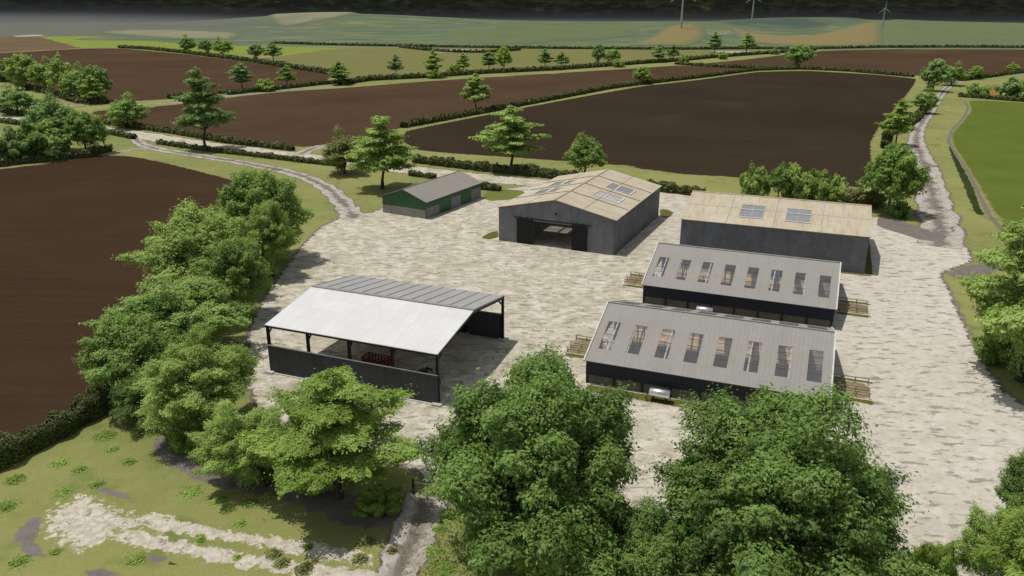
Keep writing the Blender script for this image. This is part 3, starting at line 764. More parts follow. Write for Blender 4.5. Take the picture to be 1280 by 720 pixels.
for (k, c, b, vt, wp, la) in [
    ('round', 'cool', (72, 190), 121, 72, 'tallest blue green tree of the left thicket'),
    ('round', 'mid', (108, 192), 140, 60, 'green tree at the right end of the left thicket'),
    ('bush', 'mid', (52, 198), 152, 74, 'broad low tree in the middle of the left thicket'),
    ('bush', 'cool', (20, 202), 160, 60, 'low tree at the left end of the thicket'),
    ('bush', 'olive', (-6, 205), 172, 44, 'olive bush cut by the left picture edge in the thicket')]:
    tree(k, c, b, vt, wp, la, GM)
GF = 'small trees along the far hedges'
for (k, c, b, vt, wp, la) in [
    ('round', 'mid', (236, 66), 44, 22, 'leftmost far tree of three on the lime field hedge'),
    ('round', 'cool', (258, 67), 50, 20, 'middle far tree of three on the lime field hedge'),
    ('round', 'mid', (279, 69), 47, 26, 'right far tree of three on the lime field hedge'),
    ('round', 'cool', (321, 74), 56, 24, 'left far tree of the pair where lime and olive fields meet'),
    ('layered', 'mid', (342, 77), 53, 28, 'right far tree of the pair where lime and olive fields meet'),
    ('layered', 'cool', (303, 112), 79, 32, 'layered tree above the short hedge between the reddish fields'),
    ('layered', 'mid', (360, 108), 82, 28, 'layered tree right of the bright bush between the reddish fields'),
    ('layered', 'mid', (424, 106), 77, 32, 'layered tree at the tip of the upper reddish field'),
    ('layered', 'cool', (495, 95), 69, 24, 'dark layered tree at the left of the olive field hedge'),
    ('layered', 'bright', (542, 97), 63, 26, 'bright layered tree on the left part of the olive field hedge'),
    ('layered', 'light', (579, 92), 66, 20, 'light layered tree third along the olive field hedge'),
    ('layered', 'cool', (611, 88), 63, 26, 'dark layered tree beside a bright one on the olive field hedge'),
    ('tall', 'bright', (630, 90), 58, 23, 'tall bright tree on the middle of the olive field hedge'),
    ('layered', 'cool', (681, 85), 61, 23, 'left dark tree of a pair right of the middle hedge'),
    ('layered', 'mid', (702, 85), 65, 22, 'right dark tree of a pair right of the middle hedge'),
    ('round', 'cool', (748, 80), 54, 20, 'dark tree left of the round bright tree on the far hedge'),
    ('round', 'light', (766, 80), 57, 22, 'round bright tree on the far hedge'),
    ('layered', 'cool', (823, 78), 55, 20, 'left tree of a dark pair below the left wind turbine'),
    ('layered', 'mid', (841, 76), 55, 20, 'right tree of a dark pair below the left wind turbine'),
    ('layered', 'cool', (893, 66), 40, 20, 'slim dark tree against the ochre fields'),
    ('layered', 'light', (933, 66), 41, 25, 'lighter broad tree against the ochre fields'),
    ('round', 'mid', (998, 84), 55, 38, 'wide round tree standing in the far right reddish field'),
    ('layered', 'light', (595, 139), 92, 42, 'single layered tree on the hedge between the reddish and the very dark field'),
    ('round', 'bright', (802, 105), 82, 26, 'small bright round tree on the hedge above the very dark field')]:
    tree(k, c, b, vt, wp, la, GF)
for (c, b, vt, wp, la) in [
    ('bright', (332, 114), 99, 28, 'bright bush between two layered trees on the reddish field hedge'),
    ('bright', (568, 91), 80, 18, 'bright low bush beside the third tree on the olive field hedge'),
    ('bright', (544, 98), 87, 20, 'bright bush at the foot of the bright layered tree'),
    ('bright', (773, 84), 73, 17, 'bright bush right under the round bright far tree'),
    ('mid', (855, 79), 68, 14, 'green bush right of the dark pair below the left wind turbine'),
    ('bright', (903, 74), 64, 14, 'bright bush on the hedge below the ochre fields'),
    ('mid', (968, 68), 60, 14, 'small green bush left of the wide round far tree')]:
    tree('bush', c, b, vt, wp, la, 'small bushes along the far hedges', name='bush', cat='bush')

# --- hedges
def hedge(px, h, wd, label, color='hedge', dens=1.0):
    C = crom([g(*p) for p in px], 3, False)
    seg = np.linalg.norm(np.diff(C, axis=0), axis=1); Ltot = seg.sum()
    dist = np.mean(C[:, 1]); leaf = max(0.12, dist * 0.0016)
    n = int(min(30000, dens * Ltot * (2 * h + wd) * 1.5 / (leaf * leaf * 0.84)))
    s = np.concatenate([[0], np.cumsum(seg)]); t = rng.random(n) * Ltot
    p = np.stack([np.interp(t, s, C[:, 0]), np.interp(t, s, C[:, 1])], 1)
    q = np.stack([np.interp(t + 0.5, s, C[:, 0]), np.interp(t + 0.5, s, C[:, 1])], 1); r_ = np.stack([np.interp(t - 0.5, s, C[:, 0]), np.interp(t - 0.5, s, C[:, 1])], 1)
    tg = q - r_; tg /= np.linalg.norm(tg, axis=1)[:, None] + 1e-9; nr = np.stack([-tg[:, 1], tg[:, 0]], 1)
    a = rng.random(n) * math.pi * 1.06 - 0.03 * math.pi
    wob = 1 + 0.22 * np.sin(t * 0.9 + 1) * np.sin(t * 0.37) + 0.12 * np.sin(t * 2.3)
    rr = (0.8 + 0.3 * rng.random(n)) * wob
    ca, sa = np.cos(a), np.sin(a)
    off = np.sign(ca) * np.abs(ca) ** 0.55 * wd / 2 * rr; z = np.abs(sa) ** 0.55 * h * rr * 0.92
    c = np.column_stack([p + nr * off[:, None], z + leaf * 0.3])
    nm = np.column_stack([nr * ca[:, None], sa]) + rng.normal(size=(n, 3)) * 0.45
    V, F, T = quads(c, nm, leaf * (0.6 + 0.8 * rng.random(n)), 0.55, np.clip(rng.random(n) * 0.6 + 0.4 * (wob - 0.8), 0, 1))
    # woody inside, a low ridge the leaves grow on
    k = len(C); tg = np.gradient(C, axis=0); tg /= np.linalg.norm(tg, axis=1)[:, None] + 1e-9; nr2 = np.stack([-tg[:, 1], tg[:, 0]], 1)
    iv = []
    for f_, zz in ((-0.36, 0.0), (-0.30, 0.66), (0.30, 0.66), (0.36, 0.0)): iv.append(np.column_stack([C + nr2 * wd * f_, np.full(k, zz * h)]))
    iv = np.concatenate(iv); b = len(V)
    fi = [(j * k + i + b, j * k + i + 1 + b, (j + 1) * k + i + 1 + b, (j + 1) * k + i + b) for j in range(3) for i in range(k - 1)]
    V = np.concatenate([V, iv]); F = np.concatenate([F, np.array(fi)]); T = np.concatenate([T, np.zeros(len(iv))])
    o = link('hedge', mesh_np('hedge', V, F, {'tint': T}, LEAF[color])); tag(o, label, 'hedge', 'hedges between the fields')
rng = np.random.default_rng(99)
hedge([(149, 60), (185, 62), (232, 67), (310, 77), (350, 83), (415, 93)], 2.30, 3.00, 'dark far hedge between the lime strip and the reddish field')
hedge([(211, 123.5), (236, 121.5)], 1.90, 2.60, 'short dark hedge piece left of the tall layered roadside tree')
hedge([(276, 116.5), (288, 118.5), (310, 116), (350, 112), (400, 106), (430, 103.5)], 1.90, 2.60, 'dark hedge running left of the olive field below layered trees')
hedge([(425, 107), (460, 101), (500, 99), (545, 96.5), (600, 92.5), (650, 90), (700, 87.5), (760, 83), (800, 80), (850, 76.5), (880, 73.5), (930, 69.5), (980, 66), (1020, 63)], 2.30, 3.00, 'long dark hedge with small trees along the olive field')
hedge([(343, 54.5), (430, 57), (540, 59), (640, 60.5), (740, 61.5), (850, 62.2), (940, 61.5), (1020, 61.5), (1100, 59.8), (1200, 59.5), (1300, 60), (1450, 62)], 1.90, 3.00, 'farthest dark hedge line crossing the whole view')
hedge([(500, 59.5), (530, 63), (560, 65.5), (610, 66), (650, 63)], 1.90, 2.60, 'thin far hedge curving around the pale concrete pad')
hedge([(503, 160), (560, 149.5), (640, 134.5), (700, 123), (760, 111.5), (800, 106), (870, 98), (945, 88.5), (1000, 87), (1060, 89.5), (1142, 96.5)], 1.72, 2.08, 'dark hedge between the reddish and the very dark field')
hedge([(845, 80.5), (880, 83), (930, 85.5), (985, 87)], 1.72, 2.40, 'thin far hedge between the two reddish fields')
hedge([(1200, 101.5), (1230, 97.5), (1290, 90), (1420, 82)], 1.98, 2.40, 'hedge below the two small bright trees at the far right')
hedge([(125, 155), (160, 159), (220, 167.5), (283, 178.5), (330, 184), (367, 188.5)], 1.58, 1.92, 'dark hedge on the far side of the gravel road')
hedge([(198, 180), (230, 184.5), (270, 190), (330, 197), (380, 203), (430, 208.5)], 1.2, 1.7, 'dark hedge on the near side of the gravel road')
hedge([(128, 166), (150, 170), (168, 174)], 1.45, 1.76, 'short hedge left of the track junction')
hedge([(-150, 122), (-60, 132), (0, 140), (42, 146.5)], 1.65, 2.00, 'dark hedge above the gravel road at the left picture edge')
hedge([(-150, 138), (-60, 147), (0, 153), (38, 158)], 1.45, 1.76, 'dark hedge below the gravel road at the left picture edge')
hedge([(-120, 84), (-60, 88), (0, 99), (35, 110), (70, 120), (100, 129), (135, 129.5)], 1.98, 2.80, 'hedge under the upper left clump of trees')
hedge([(28, 131), (56, 131.5)], 1.98, 2.40, 'short hedge right of the lone tree at the left edge')
hedge([(518, 203), (560, 208), (600, 213), (650, 218), (700, 224), (760, 231), (828, 239), (880, 246)], 1.98, 2.24, 'thick dark hedge behind the green shed and the open barn')
hedge([(512, 219), (528, 221.5), (544, 223.5)], 1.19, 1.44, 'short hedge by the road behind the left end of the green shed')
hedge([(602, 236), (625, 239)], 1.45, 1.92, 'short thick hedge at the right end of the green shed')
hedge([(-180, 655), (-60, 608), (0, 582), (40, 562), (75, 545), (108, 524), (135, 510), (160, 512), (190, 525)], 2.3, 2.1, 'dark hedge along the bottom left of the dark field', dens=1.3)
hedge([(1106, 186), (1109, 172), (1117, 163), (1132, 159), (1146, 150), (1155, 138), (1157, 128)], 1.98, 2.40, 'dark curved hedge between the very dark field and the lane')
hedge([(1198, 121), (1230, 123.5), (1290, 128), (1400, 136)], 1.72, 2.08, 'hedge along the top of the bright green field')
hedge([(-60, 216), (0, 208), (40, 203.5), (80, 199), (112, 196), (137, 189)], 1.98, 2.40, 'dark hedge beneath the left thicket')

def tufts(name, regions, n, hmin, hmax, leaf, color, label):
    """low leafy clumps"""
    C_, N_, T_ = [], [], []
    for (c, r_, k) in regions:
        X, Y = g(*c); k = int(k * 2.2)
        d = rng.normal(size=(k, 2)) * r_ * 0.40; rr = np.hypot(d[:, 0], d[:, 1]) / r_
        z = hmax * np.exp(-(rr * 1.6) ** 2) * rng.uniform(0.2, 1.1, k) + 0.03
        C_.append(np.column_stack([X + d[:, 0], Y + d[:, 1], z])); N_.append(np.column_stack([d * 0.5, np.full(k, 1.0)]) + rng.normal(size=(k, 3)) * 0.2)
        T_.append(np.clip(rng.random() * 0.5 + 0.5 * rng.random(k), 0, 1))
    C_, N_, T_ = np.concatenate(C_), np.concatenate(N_), np.concatenate(T_)
    V, F, T = quads(C_, N_, leaf * rng.uniform(.5, 1.2, len(C_)), 0.5, T_)
    o = link(name, mesh_np(name, V, F, {'tint': T}, LEAF[color])); tag(o, label, 'weeds', kind='stuff')
def in_poly(px, n):
    L = np.array([g(*p) for p in px]); lo, hi = L.min(0), L.max(0); q = rng.uniform(lo, hi, (n * 3, 2)); q = q[inside(q, L)][:n]
    return q
weeds = [((132, 545), 1.2, 260), ((75, 580), .9, 160), ((140, 562), .8, 120), ((162, 578), .7, 120), ((100, 587), .7, 100), ((8, 634), 1.0, 180), ((80, 615), .9, 120), ((122, 606), .8, 100),
         ((240, 616), 1.0, 260), ((272, 625), .8, 140), ((285, 637), .7, 120), ((300, 655), .6, 90), ((312, 630), .7, 140), ((336, 620), .7, 140), ((185, 542), 1.0, 200), ((250, 590), .8, 120),
         ((25, 702), .8, 160), ((250, 675), .5, 70), ((296, 698), .5, 70), ((385, 685), .5, 90), ((540, 690), .8, 160), ((548, 662), .7, 120), ((560, 645), .9, 260), ((448, 640), .8, 180),
         ((70, 690), .6, 70), ((170, 700), .9, 140), ((40, 560), .8, 110), ((20, 600), 1.0, 130), ((555, 710), 1.0, 240), ((595, 690), 1.2, 300)]
tufts('weeds', weeds, 0, 0.12, 0.24, 0.13, 'bright', 'small bright green weeds scattered on the bottom left grass')
weeds = [((458, 678), .7, 160), ((342, 694), .8, 160), ((352, 705), .8, 160), ((450, 700), .8, 140), ((490, 690), .5, 70), ((213, 548), .7, 120), ((258, 578), .9, 160), ((380, 712), .9, 160)]
tufts('weeds', weeds, 0, 0.12, 0.55, 0.12, 'olive', 'dry olive brown weeds by the wheel ruts')
def blades(name, P, hmin, hmax, wdt, color, label):
    n = len(P); h = rng.uniform(hmin, hmax, n); a = rng.random(n) * 6.283; dx = np.stack([np.cos(a), np.sin(a)], 1)
    ln = rng.normal(size=(n, 2)) * h[:, None] * 0.6
    V = np.stack([np.column_stack([P - dx * wdt, np.full(n, .01)]), np.column_stack([P + dx * wdt, np.full(n, .01)]), np.column_stack([P + ln, h])], 1).reshape(-1, 3)
    me = mesh_np(name, V, np.arange(3 * n).reshape(n, 3), {'tint': np.repeat(rng.random(n), 3)}, LEAF[color])
    tag(link(name, me), label, 'grass', kind='stuff')
gp = in_poly([(520, 640), (560, 640), (700, 665), (860, 700), (1130, 735), (1130, 800), (500, 800), (500, 700)], 12000)
blades('grass', gp, 0.05, 0.22, 0.06, 'grass', 'shaded grass under the big foreground trees')

# ------------------------------------------------------------------ building materials
def simple(name, col, rough=0.7, metal=0.0, var=0.15, scale=0.8, spec=0.3, bump=0.1):
    n = NT(name); a = n.noise(scale, 4, 0.6, vec=n.O()); b = n.noise(scale * 6, 3, 0.6, vec=n.O())
    c = n.mix(n.ss(a, 0.3, 0.7), tuple(q * (1 - var) for q in col), tuple(min(1, q * (1 + var)) for q in col))
    c = n.mix(n.ss(b, 0.4, 0.75, 0, 0.35), c, tuple(q * (1 - 1.6 * var) for q in col))
    n.bsdf(c, rough, metal, spec, n.bump(b, bump, 0.05)); return n.m

def cladding(name, col, pitch=0.3, axis='X', streak=0.35, rough=0.6, panel=None, dirt=(0.10, 0.09, 0.07), bump=0.5, spec=0.3):
    """profiled metal or panel cladding with rain streaks and dirt"""
    n = NT(name); o = n.O()
    w1 = n.wave(math.pi * 2 / pitch / 20.0 * 1.0, o, axis); mt = n.noise(1.3, 5, 0.7, vec=o)
    sv = {'X': (1.2, 1.2, 0.12), 'Y': (1.2, 1.2, 0.12), 'S': (1, 1, 1)}[axis if axis in 'XY' else 'S']
    st = n.noise(1.0, 5, 0.65, vec=n.mapping(o, (1.1 if axis == 'X' else 0.15, 0.15 if axis == 'X' else 1.1, 0.2)))
    bl = n.noise(0.35, 4, 0.6, vec=o)
    c = n.mix(n.ss(st, 0.3, 0.72, 0, streak), col, tuple(q * 0.66 for q in col))
    c = n.mix(n.ss(bl, 0.35, 0.7, 0, streak), c, tuple(min(1, q * 1.22) for q in col))
    c = n.mix(n.ss(mt, 0.5, 0.68, 0, streak * 0.8), c, tuple(min(1, q * 1.35) for q in col))
    c = n.mix(n.ss(mt, 0.46, 0.30, 0, streak * 0.8), c, tuple(q * 0.72 for q in col))
    c = n.mix(n.math('MULTIPLY', w1, 0.16), c, tuple(q * 0.6 for q in col))
    if panel:
        br = n.n('ShaderNodeTexBrick'); n.l(n.mapping(o, (1, 1, 1) if panel[2] == 'xy' else (1, 1, 1), (0, 0, 0) if panel[2] == 'xy' else (math.pi / 2, 0, 0)), br.inputs['Vector'])
        br.offset = 0.0; br.inputs['Scale'].default_value = 1.0; br.inputs['Brick Width'].default_value = panel[0]; br.inputs['Row Height'].default_value = panel[1]
        br.inputs['Mortar Size'].default_value = 0.03; br.inputs['Color1'].default_value = (1, 1, 1, 1); br.inputs['Color2'].default_value = (0.93, 0.93, 0.93, 1); br.inputs['Mortar'].default_value = (0.84, 0.84, 0.84, 1)
        c = n.mix(0.85, c, br.outputs[0], 'MULTIPLY')
    n.bsdf(c, rough, 0, spec, n.bump(w1, bump, 0.03)); return n.m

def tan_roof_mat(name):
    n = NT(name); o = n.O()
    w1 = n.wave(1.2, o, 'X'); a = n.noise(0.28, 4, 0.6, vec=o); b = n.noise(1.0, 5, 0.7, vec=n.mapping(o, (1.4, 0.22, 1))); c_ = n.noise(3, 4, 0.7, vec=o)
    c = n.mix(n.ss(a, 0.35, 0.68), (0.52, 0.465, 0.345), (0.48, 0.405, 0.30))
    c = n.mix(n.ss(b, 0.45, 0.72, 0, 0.7), c, (0.36, 0.285, 0.18))
    c = n.mix(n.ss(c_, 0.52, 0.75, 0, 0.35), c, (0.33, 0.33, 0.18))
    c = n.mix(n.ss(n.noise(0.16, 3, .6, vec=o), 0.55, 0.7, 0, .5), c, (0.57, 0.53, 0.44))
    c = n.mix(n.math('MULTIPLY', w1, 0.14), c, (0.22, 0.17, 0.10))
    n.bsdf(c, 0.85, 0, 0.2, n.bump(w1, 0.5, 0.04)); return n.m

MT = {
    'tanroof': tan_roof_mat('weathered_tan_roofing'),
    'greywall': cladding('grey_wall_panels', (0.140, 0.145, 0.155), 0.3, 'X', 0.75, 0.8, bump=0.25),
    'greywall_y': cladding('grey_gable_panels', (0.155, 0.162, 0.172), 0.3, 'Y', 0.75, 0.8, bump=0.25),
    'blackdoor': cladding('black_door', (0.008, 0.0085, 0.010), 0.4, 'Y', 0.3, 0.6),
    'greyroof': cladding('grey_fibre_roof', (0.290, 0.277, 0.252), 0.45, 'X', 0.22, 0.85, bump=0.08),
    'trim': simple('pale_trim', (0.55, 0.55, 0.50), 0.6, 0, 0.12),
    'navy': cladding('navy_cladding', (0.009, 0.012, 0.024), 0.25, 'X', 0.3, 0.5),
    'boards': cladding('dark_boards', (0.15, 0.135, 0.105), 0.35, 'X', 0.5, 0.9),
    'post': simple('dark_steel', (0.022, 0.023, 0.026), 0.5, 0.2, 0.2),
    'whiteroof': cladding('white_sheet_roof', (0.66, 0.655, 0.64), 0.35, 'X', 0.12, 0.6, panel=(1.35, 2.3, 'xy'), bump=0.1),
    'standroof': cladding('grey_standing_seam_roof', (0.34, 0.335, 0.32), 0.3, 'X', 0.25, 0.6, bump=0.2),
    'seam': simple('roof_seam', (0.265, 0.26, 0.255), 0.6, 0, .1),
    'concwall': cladding('dark_precast_wall', (0.052, 0.054, 0.060), 1.0, 'X', 0.75, 0.85, bump=0.1),
    'conc': simple('pale_concrete', (0.46, 0.45, 0.42), 0.9, 0, 0.15),
    'green': cladding('green_cladding', (0.032, 0.100, 0.045), 0.25, 'X', 0.3, 0.5, bump=0.5),
    'green_y': cladding('green_gable_cladding', (0.032, 0.100, 0.045), 0.25, 'Y', 0.3, 0.5, bump=0.5),
    'block': cladding('grey_block_wall', (0.235, 0.222, 0.20), 0.5, 'Y', 0.5, 0.9, bump=0.2),
    'brownroof': cladding('grey_brown_roof', (0.265, 0.245, 0.205), 0.3, 'X', 0.2, 0.7, bump=0.3),
    'door': cladding('grey_roller_door', (0.20, 0.195, 0.205), 0.4, 'X', 0.2, 0.6),
    'wood': simple('weathered_wood', (0.44, 0.37, 0.27), 0.9, 0, 0.25, 2),
    'silver': simple('galvanised_steel', (0.75, 0.76, 0.78), 0.28, 0.9, 0.08, 2),
    'white': simple('white_paint', (0.72, 0.71, 0.68), 0.5, 0, 0.08),
    'red': simple('red_paint', (0.20, 0.040, 0.022), 0.45, 0, 0.25, 2),
    'tealpaint': simple('green_paint', (0.020, 0.115, 0.055), 0.45, 0, 0.25, 2),
    'rubber': simple('black_rubber', (0.012, 0.012, 0.012), 0.85, 0, 0.1),
    'grey': simple('grey_paint', (0.26, 0.26, 0.27), 0.5, 0.2, 0.1),
    'strawbed': simple('orange_straw', (0.72, 0.53, 0.33), 0.95, 0, 0.3, 0.9),
    'slurry': simple('barn_floor', (0.27, 0.24, 0.20), 0.9, 0, 0.35, 0.7),
    'tower': simple('turbine_white', (0.34, 0.35, 0.37), 0.5, 0, 0.05),
}
def glass(name, tr, col, fac):
    n = NT(name)
    t = n.n('ShaderNodeBsdfTransparent'); t.inputs[0].default_value = (*tr, 1)
    b = n.n('ShaderNodeBsdfPrincipled'); a = n.noise(1.5, 3, 0.6, vec=n.O())
    n.put(b.inputs['Base Color'], n.mix(a, tuple(q * .8 for q in col), tuple(q * 1.15 for q in col))); b.inputs['Roughness'].default_value = 0.3
    m = n.n('ShaderNodeMixShader'); m.inputs[0].default_value = fac
    n.l(t.outputs[0], m.inputs[1]); n.l(b.outputs[0], m.inputs[2]); n.l(m.outputs[0], n.out.inputs[0]); return n.m
MT['pane'] = glass('clear_roof_light', (0.95, 0.95, 0.95), (0.30, 0.30, 0.31), 0.16)
MT['bluepane'] = glass('clouded_roof_light', (0.9, 0.92, 0.95), (0.60, 0.605, 0.61), 0.30)

# ------------------------------------------------------------------ big grey barns with tan roofs
def slope_pt(x, t, side, W, he, hr, lift=0.0):
    """point on a roof slope: t = 0 at the ridge, 1 at the eave"""
    y = side * W / 2 * t; z = hr + (he - hr) * t
    l = math.hypot(W / 2, hr - he); nz = (W / 2) / l; ny = side * (hr - he) / l
    return (x, y + ny * lift, z + nz * lift)

def gable_wall(mb, x, th, W, he, hr, hole=None):
    if hole is None:
        mb.prism([(-W / 2, 0), (W / 2, 0), (W / 2, he), (0, hr), (-W / 2, he)], 'x', x, x + th); return
    y0, y1, h = hole; rz = lambda y: hr + (he - hr) * abs(y) / (W / 2)
    mb.prism([(-W / 2, 0), (y0, 0), (y0, rz(y0)), (-W / 2, he)], 'x', x, x + th)
    mb.prism([(y1, 0), (W / 2, 0), (W / 2, he), (y1, rz(y1))], 'x', x, x + th)
    pts = [(y0, h), (y1, h), (y1, rz(y1))] + ([(0, hr)] if y0 < 0 < y1 else []) + [(y0, rz(y0))]
    mb.prism(pts, 'x', x, x + th)

def big_barn(pos, rot, label, L=29.14, W=21.61, he=6.24, hr=8.6, doors=True):
    e = empty('barn', (*pos, 0), R_(rot)); tag(e, label, 'barn', 'grey barns with tan roofs')
    zo = 0.16
    for s in (-1, 1):
        m = MB()
        m.box(-L / 2 + 0.12, L / 2 - 0.12, s * (W / 2) - (0.18 if s > 0 else 0), s * (W / 2) + (0.18 if s < 0 else 0), 0, he - zo)
        m.build('wall', MT['greywall'], e)
        m = MB(); m.box(-L / 2 + .4, L / 2 - .4, min(s * (W / 2 - .22), s * (W / 2 - .19)), max(s * (W / 2 - .22), s * (W / 2 - .19)), 0.05, he - .7); m.build('bounce_panel', MT['conc'], e)  # pale panels added along the inner walls to bounce light inside
    hole = (-3.2, 4.1, 4.35)
    for xs, th in ((-L / 2 + .003, 0.16), (L / 2 - .163, 0.16)):
        m = MB(); gable_wall(m, xs, th, W - 0.37, he - zo, hr - zo, hole); m.build('wall', MT['greywall_y'], e)
        # roof slopes in bays, with room for two roof lights each
    nb = 4; bw = (L + 0.3) / nb
    for s in (-1, 1):
        m = MB()
        for b in range(nb):
            x0 = -L / 2 - 0.15 + b * bw; x1 = x0 + bw
            if b in (1, 2):
                xa, xb = x0 + bw * 0.24, x0 + bw * 0.76; ta, tb = 0.34, 0.76
                cells = [(x0, xa, 0, 1.02), (xb, x1, 0, 1.02), (xa, xb, 0, ta), (xa, xb, tb, 1.02)]
            else: cells = [(x0, x1, 0, 1.02)]
            for (a, c, t0, t1) in cells:
                m.slab([slope_pt(a, t0, s, W, he, hr), slope_pt(c, t0, s, W, he, hr), slope_pt(c, t1, s, W, he, hr), slope_pt(a, t1, s, W, he, hr)], 0.10)
        rf = m.build('roof', MT['tanroof'], e)
        for b in (1, 2):
            x0 = -L / 2 - 0.15 + b * bw; xa, xb = x0 + bw * 0.24, x0 + bw * 0.76
            m = MB(); m.slab([slope_pt(xa, 0.34, s, W, he, hr, .02), slope_pt(xb, 0.34, s, W, he, hr, .02), slope_pt(xb, 0.76, s, W, he, hr, .02), slope_pt(xa, 0.76, s, W, he, hr, .02)], 0.03)
            sk = m.build('roof_light', MT['bluepane'], e)
            m = MB()
            for t in (0.335, 0.50, 0.765): m.bar(slope_pt(xa - .1, t, s, W, he, hr, .05), slope_pt(xb + .1, t, s, W, he, hr, .05), 0.34 if t > .4 else 0.12, 0.06)
            for k in range(3):
                xx = xa + (xb - xa) * k / 2; m.bar(slope_pt(xx, 0.34, s, W, he, hr, .05), slope_pt(xx, 0.76, s, W, he, hr, .05), 0.05, 0.05)
            m.build('frame', MT['trim'], sk)
        m = MB()
        for b in (1, 2, 3):
            x = -L / 2 - 0.15 + b * bw; m.bar(slope_pt(x, 0.02, s, W, he, hr, .05), slope_pt(x, 1.0, s, W, he, hr, .05), 0.17, 0.08)
        m.bar(slope_pt(-L / 2 - .1, 0.47, s, W, he, hr, .01), slope_pt(L / 2 + .1, 0.47, s, W, he, hr, .01), 0.09, 0.05)
        m.build('roof_joint', simple('roof_joint', (0.22, 0.18, 0.12), .8) if doors else simple('pale_roof_joint', (0.42, 0.41, 0.38), .8), e)
    m = MB(); m.tube([(-L / 2 - .15, 0, hr + .02), (L / 2 + .15, 0, hr + .02)], 0.14, 8); m.build('ridge_cap', MT['tanroof'], e)
    m = MB()
    for k in range(5):
        x = -L / 2 + 0.5 + (L - 1) * k / 4
        for s in (-1, 1):
            m.bar((x, s * (W / 2 - .35), 0), (x, s * (W / 2 - .35), he - .35), .25, .25)
            m.bar((x, s * (W / 2 - .35), he - .35), (x, 0, hr - .35), .2, .3)
    m.build('steel_frame', MT['post'], e)
    # sliding doors pushed open to both sides, on a rail, at each end
    for xs in (-L / 2 - 0.12, L / 2 + 0.02):
        for (a, b) in ((-5.95, -3.2), (4.1, 7.15)):
            m = MB(); m.box(xs, xs + .10, a, b, 0.12, 4.5)
            d = m.build('sliding_door', MT['blackdoor'], e)
            m = MB()
            for k in range(7):
                yy = a + (b - a) * k / 6; m.box(xs - .03, xs + .13, max(a, yy - .03), min(b, yy + .03), .12, 4.5)
            m.box(xs - .03, xs + .13, a, b, 4.4, 4.53); m.build('door_rib', MT['post'], d)
        m = MB(); m.box(xs - .02, xs + .12, -6.6, 7.8, 4.62, 4.80)
        for yy in (-5.2, -4, -3.3, 4.3, 5.2, 6.6): m.box(xs - .06, xs + .14, yy - .08, yy + .08, 4.5, 4.95)
        m.build('door_rail', MT['post'], e)
    m = MB(); m.box(-L / 2 - .12, -L / 2 + .01, -0.35, 0.05, 5.95, 6.2); m.build('lamp', MT['post'], e)
    return e
big_barn((13.47, 145.0), 65.4, 'grey barn with tan roof and open black sliding doors facing the yard')
big_barn((45.93, 133.05), -21.7, 'long side of the grey barn with tan roof behind the two low grey barns', doors=False)

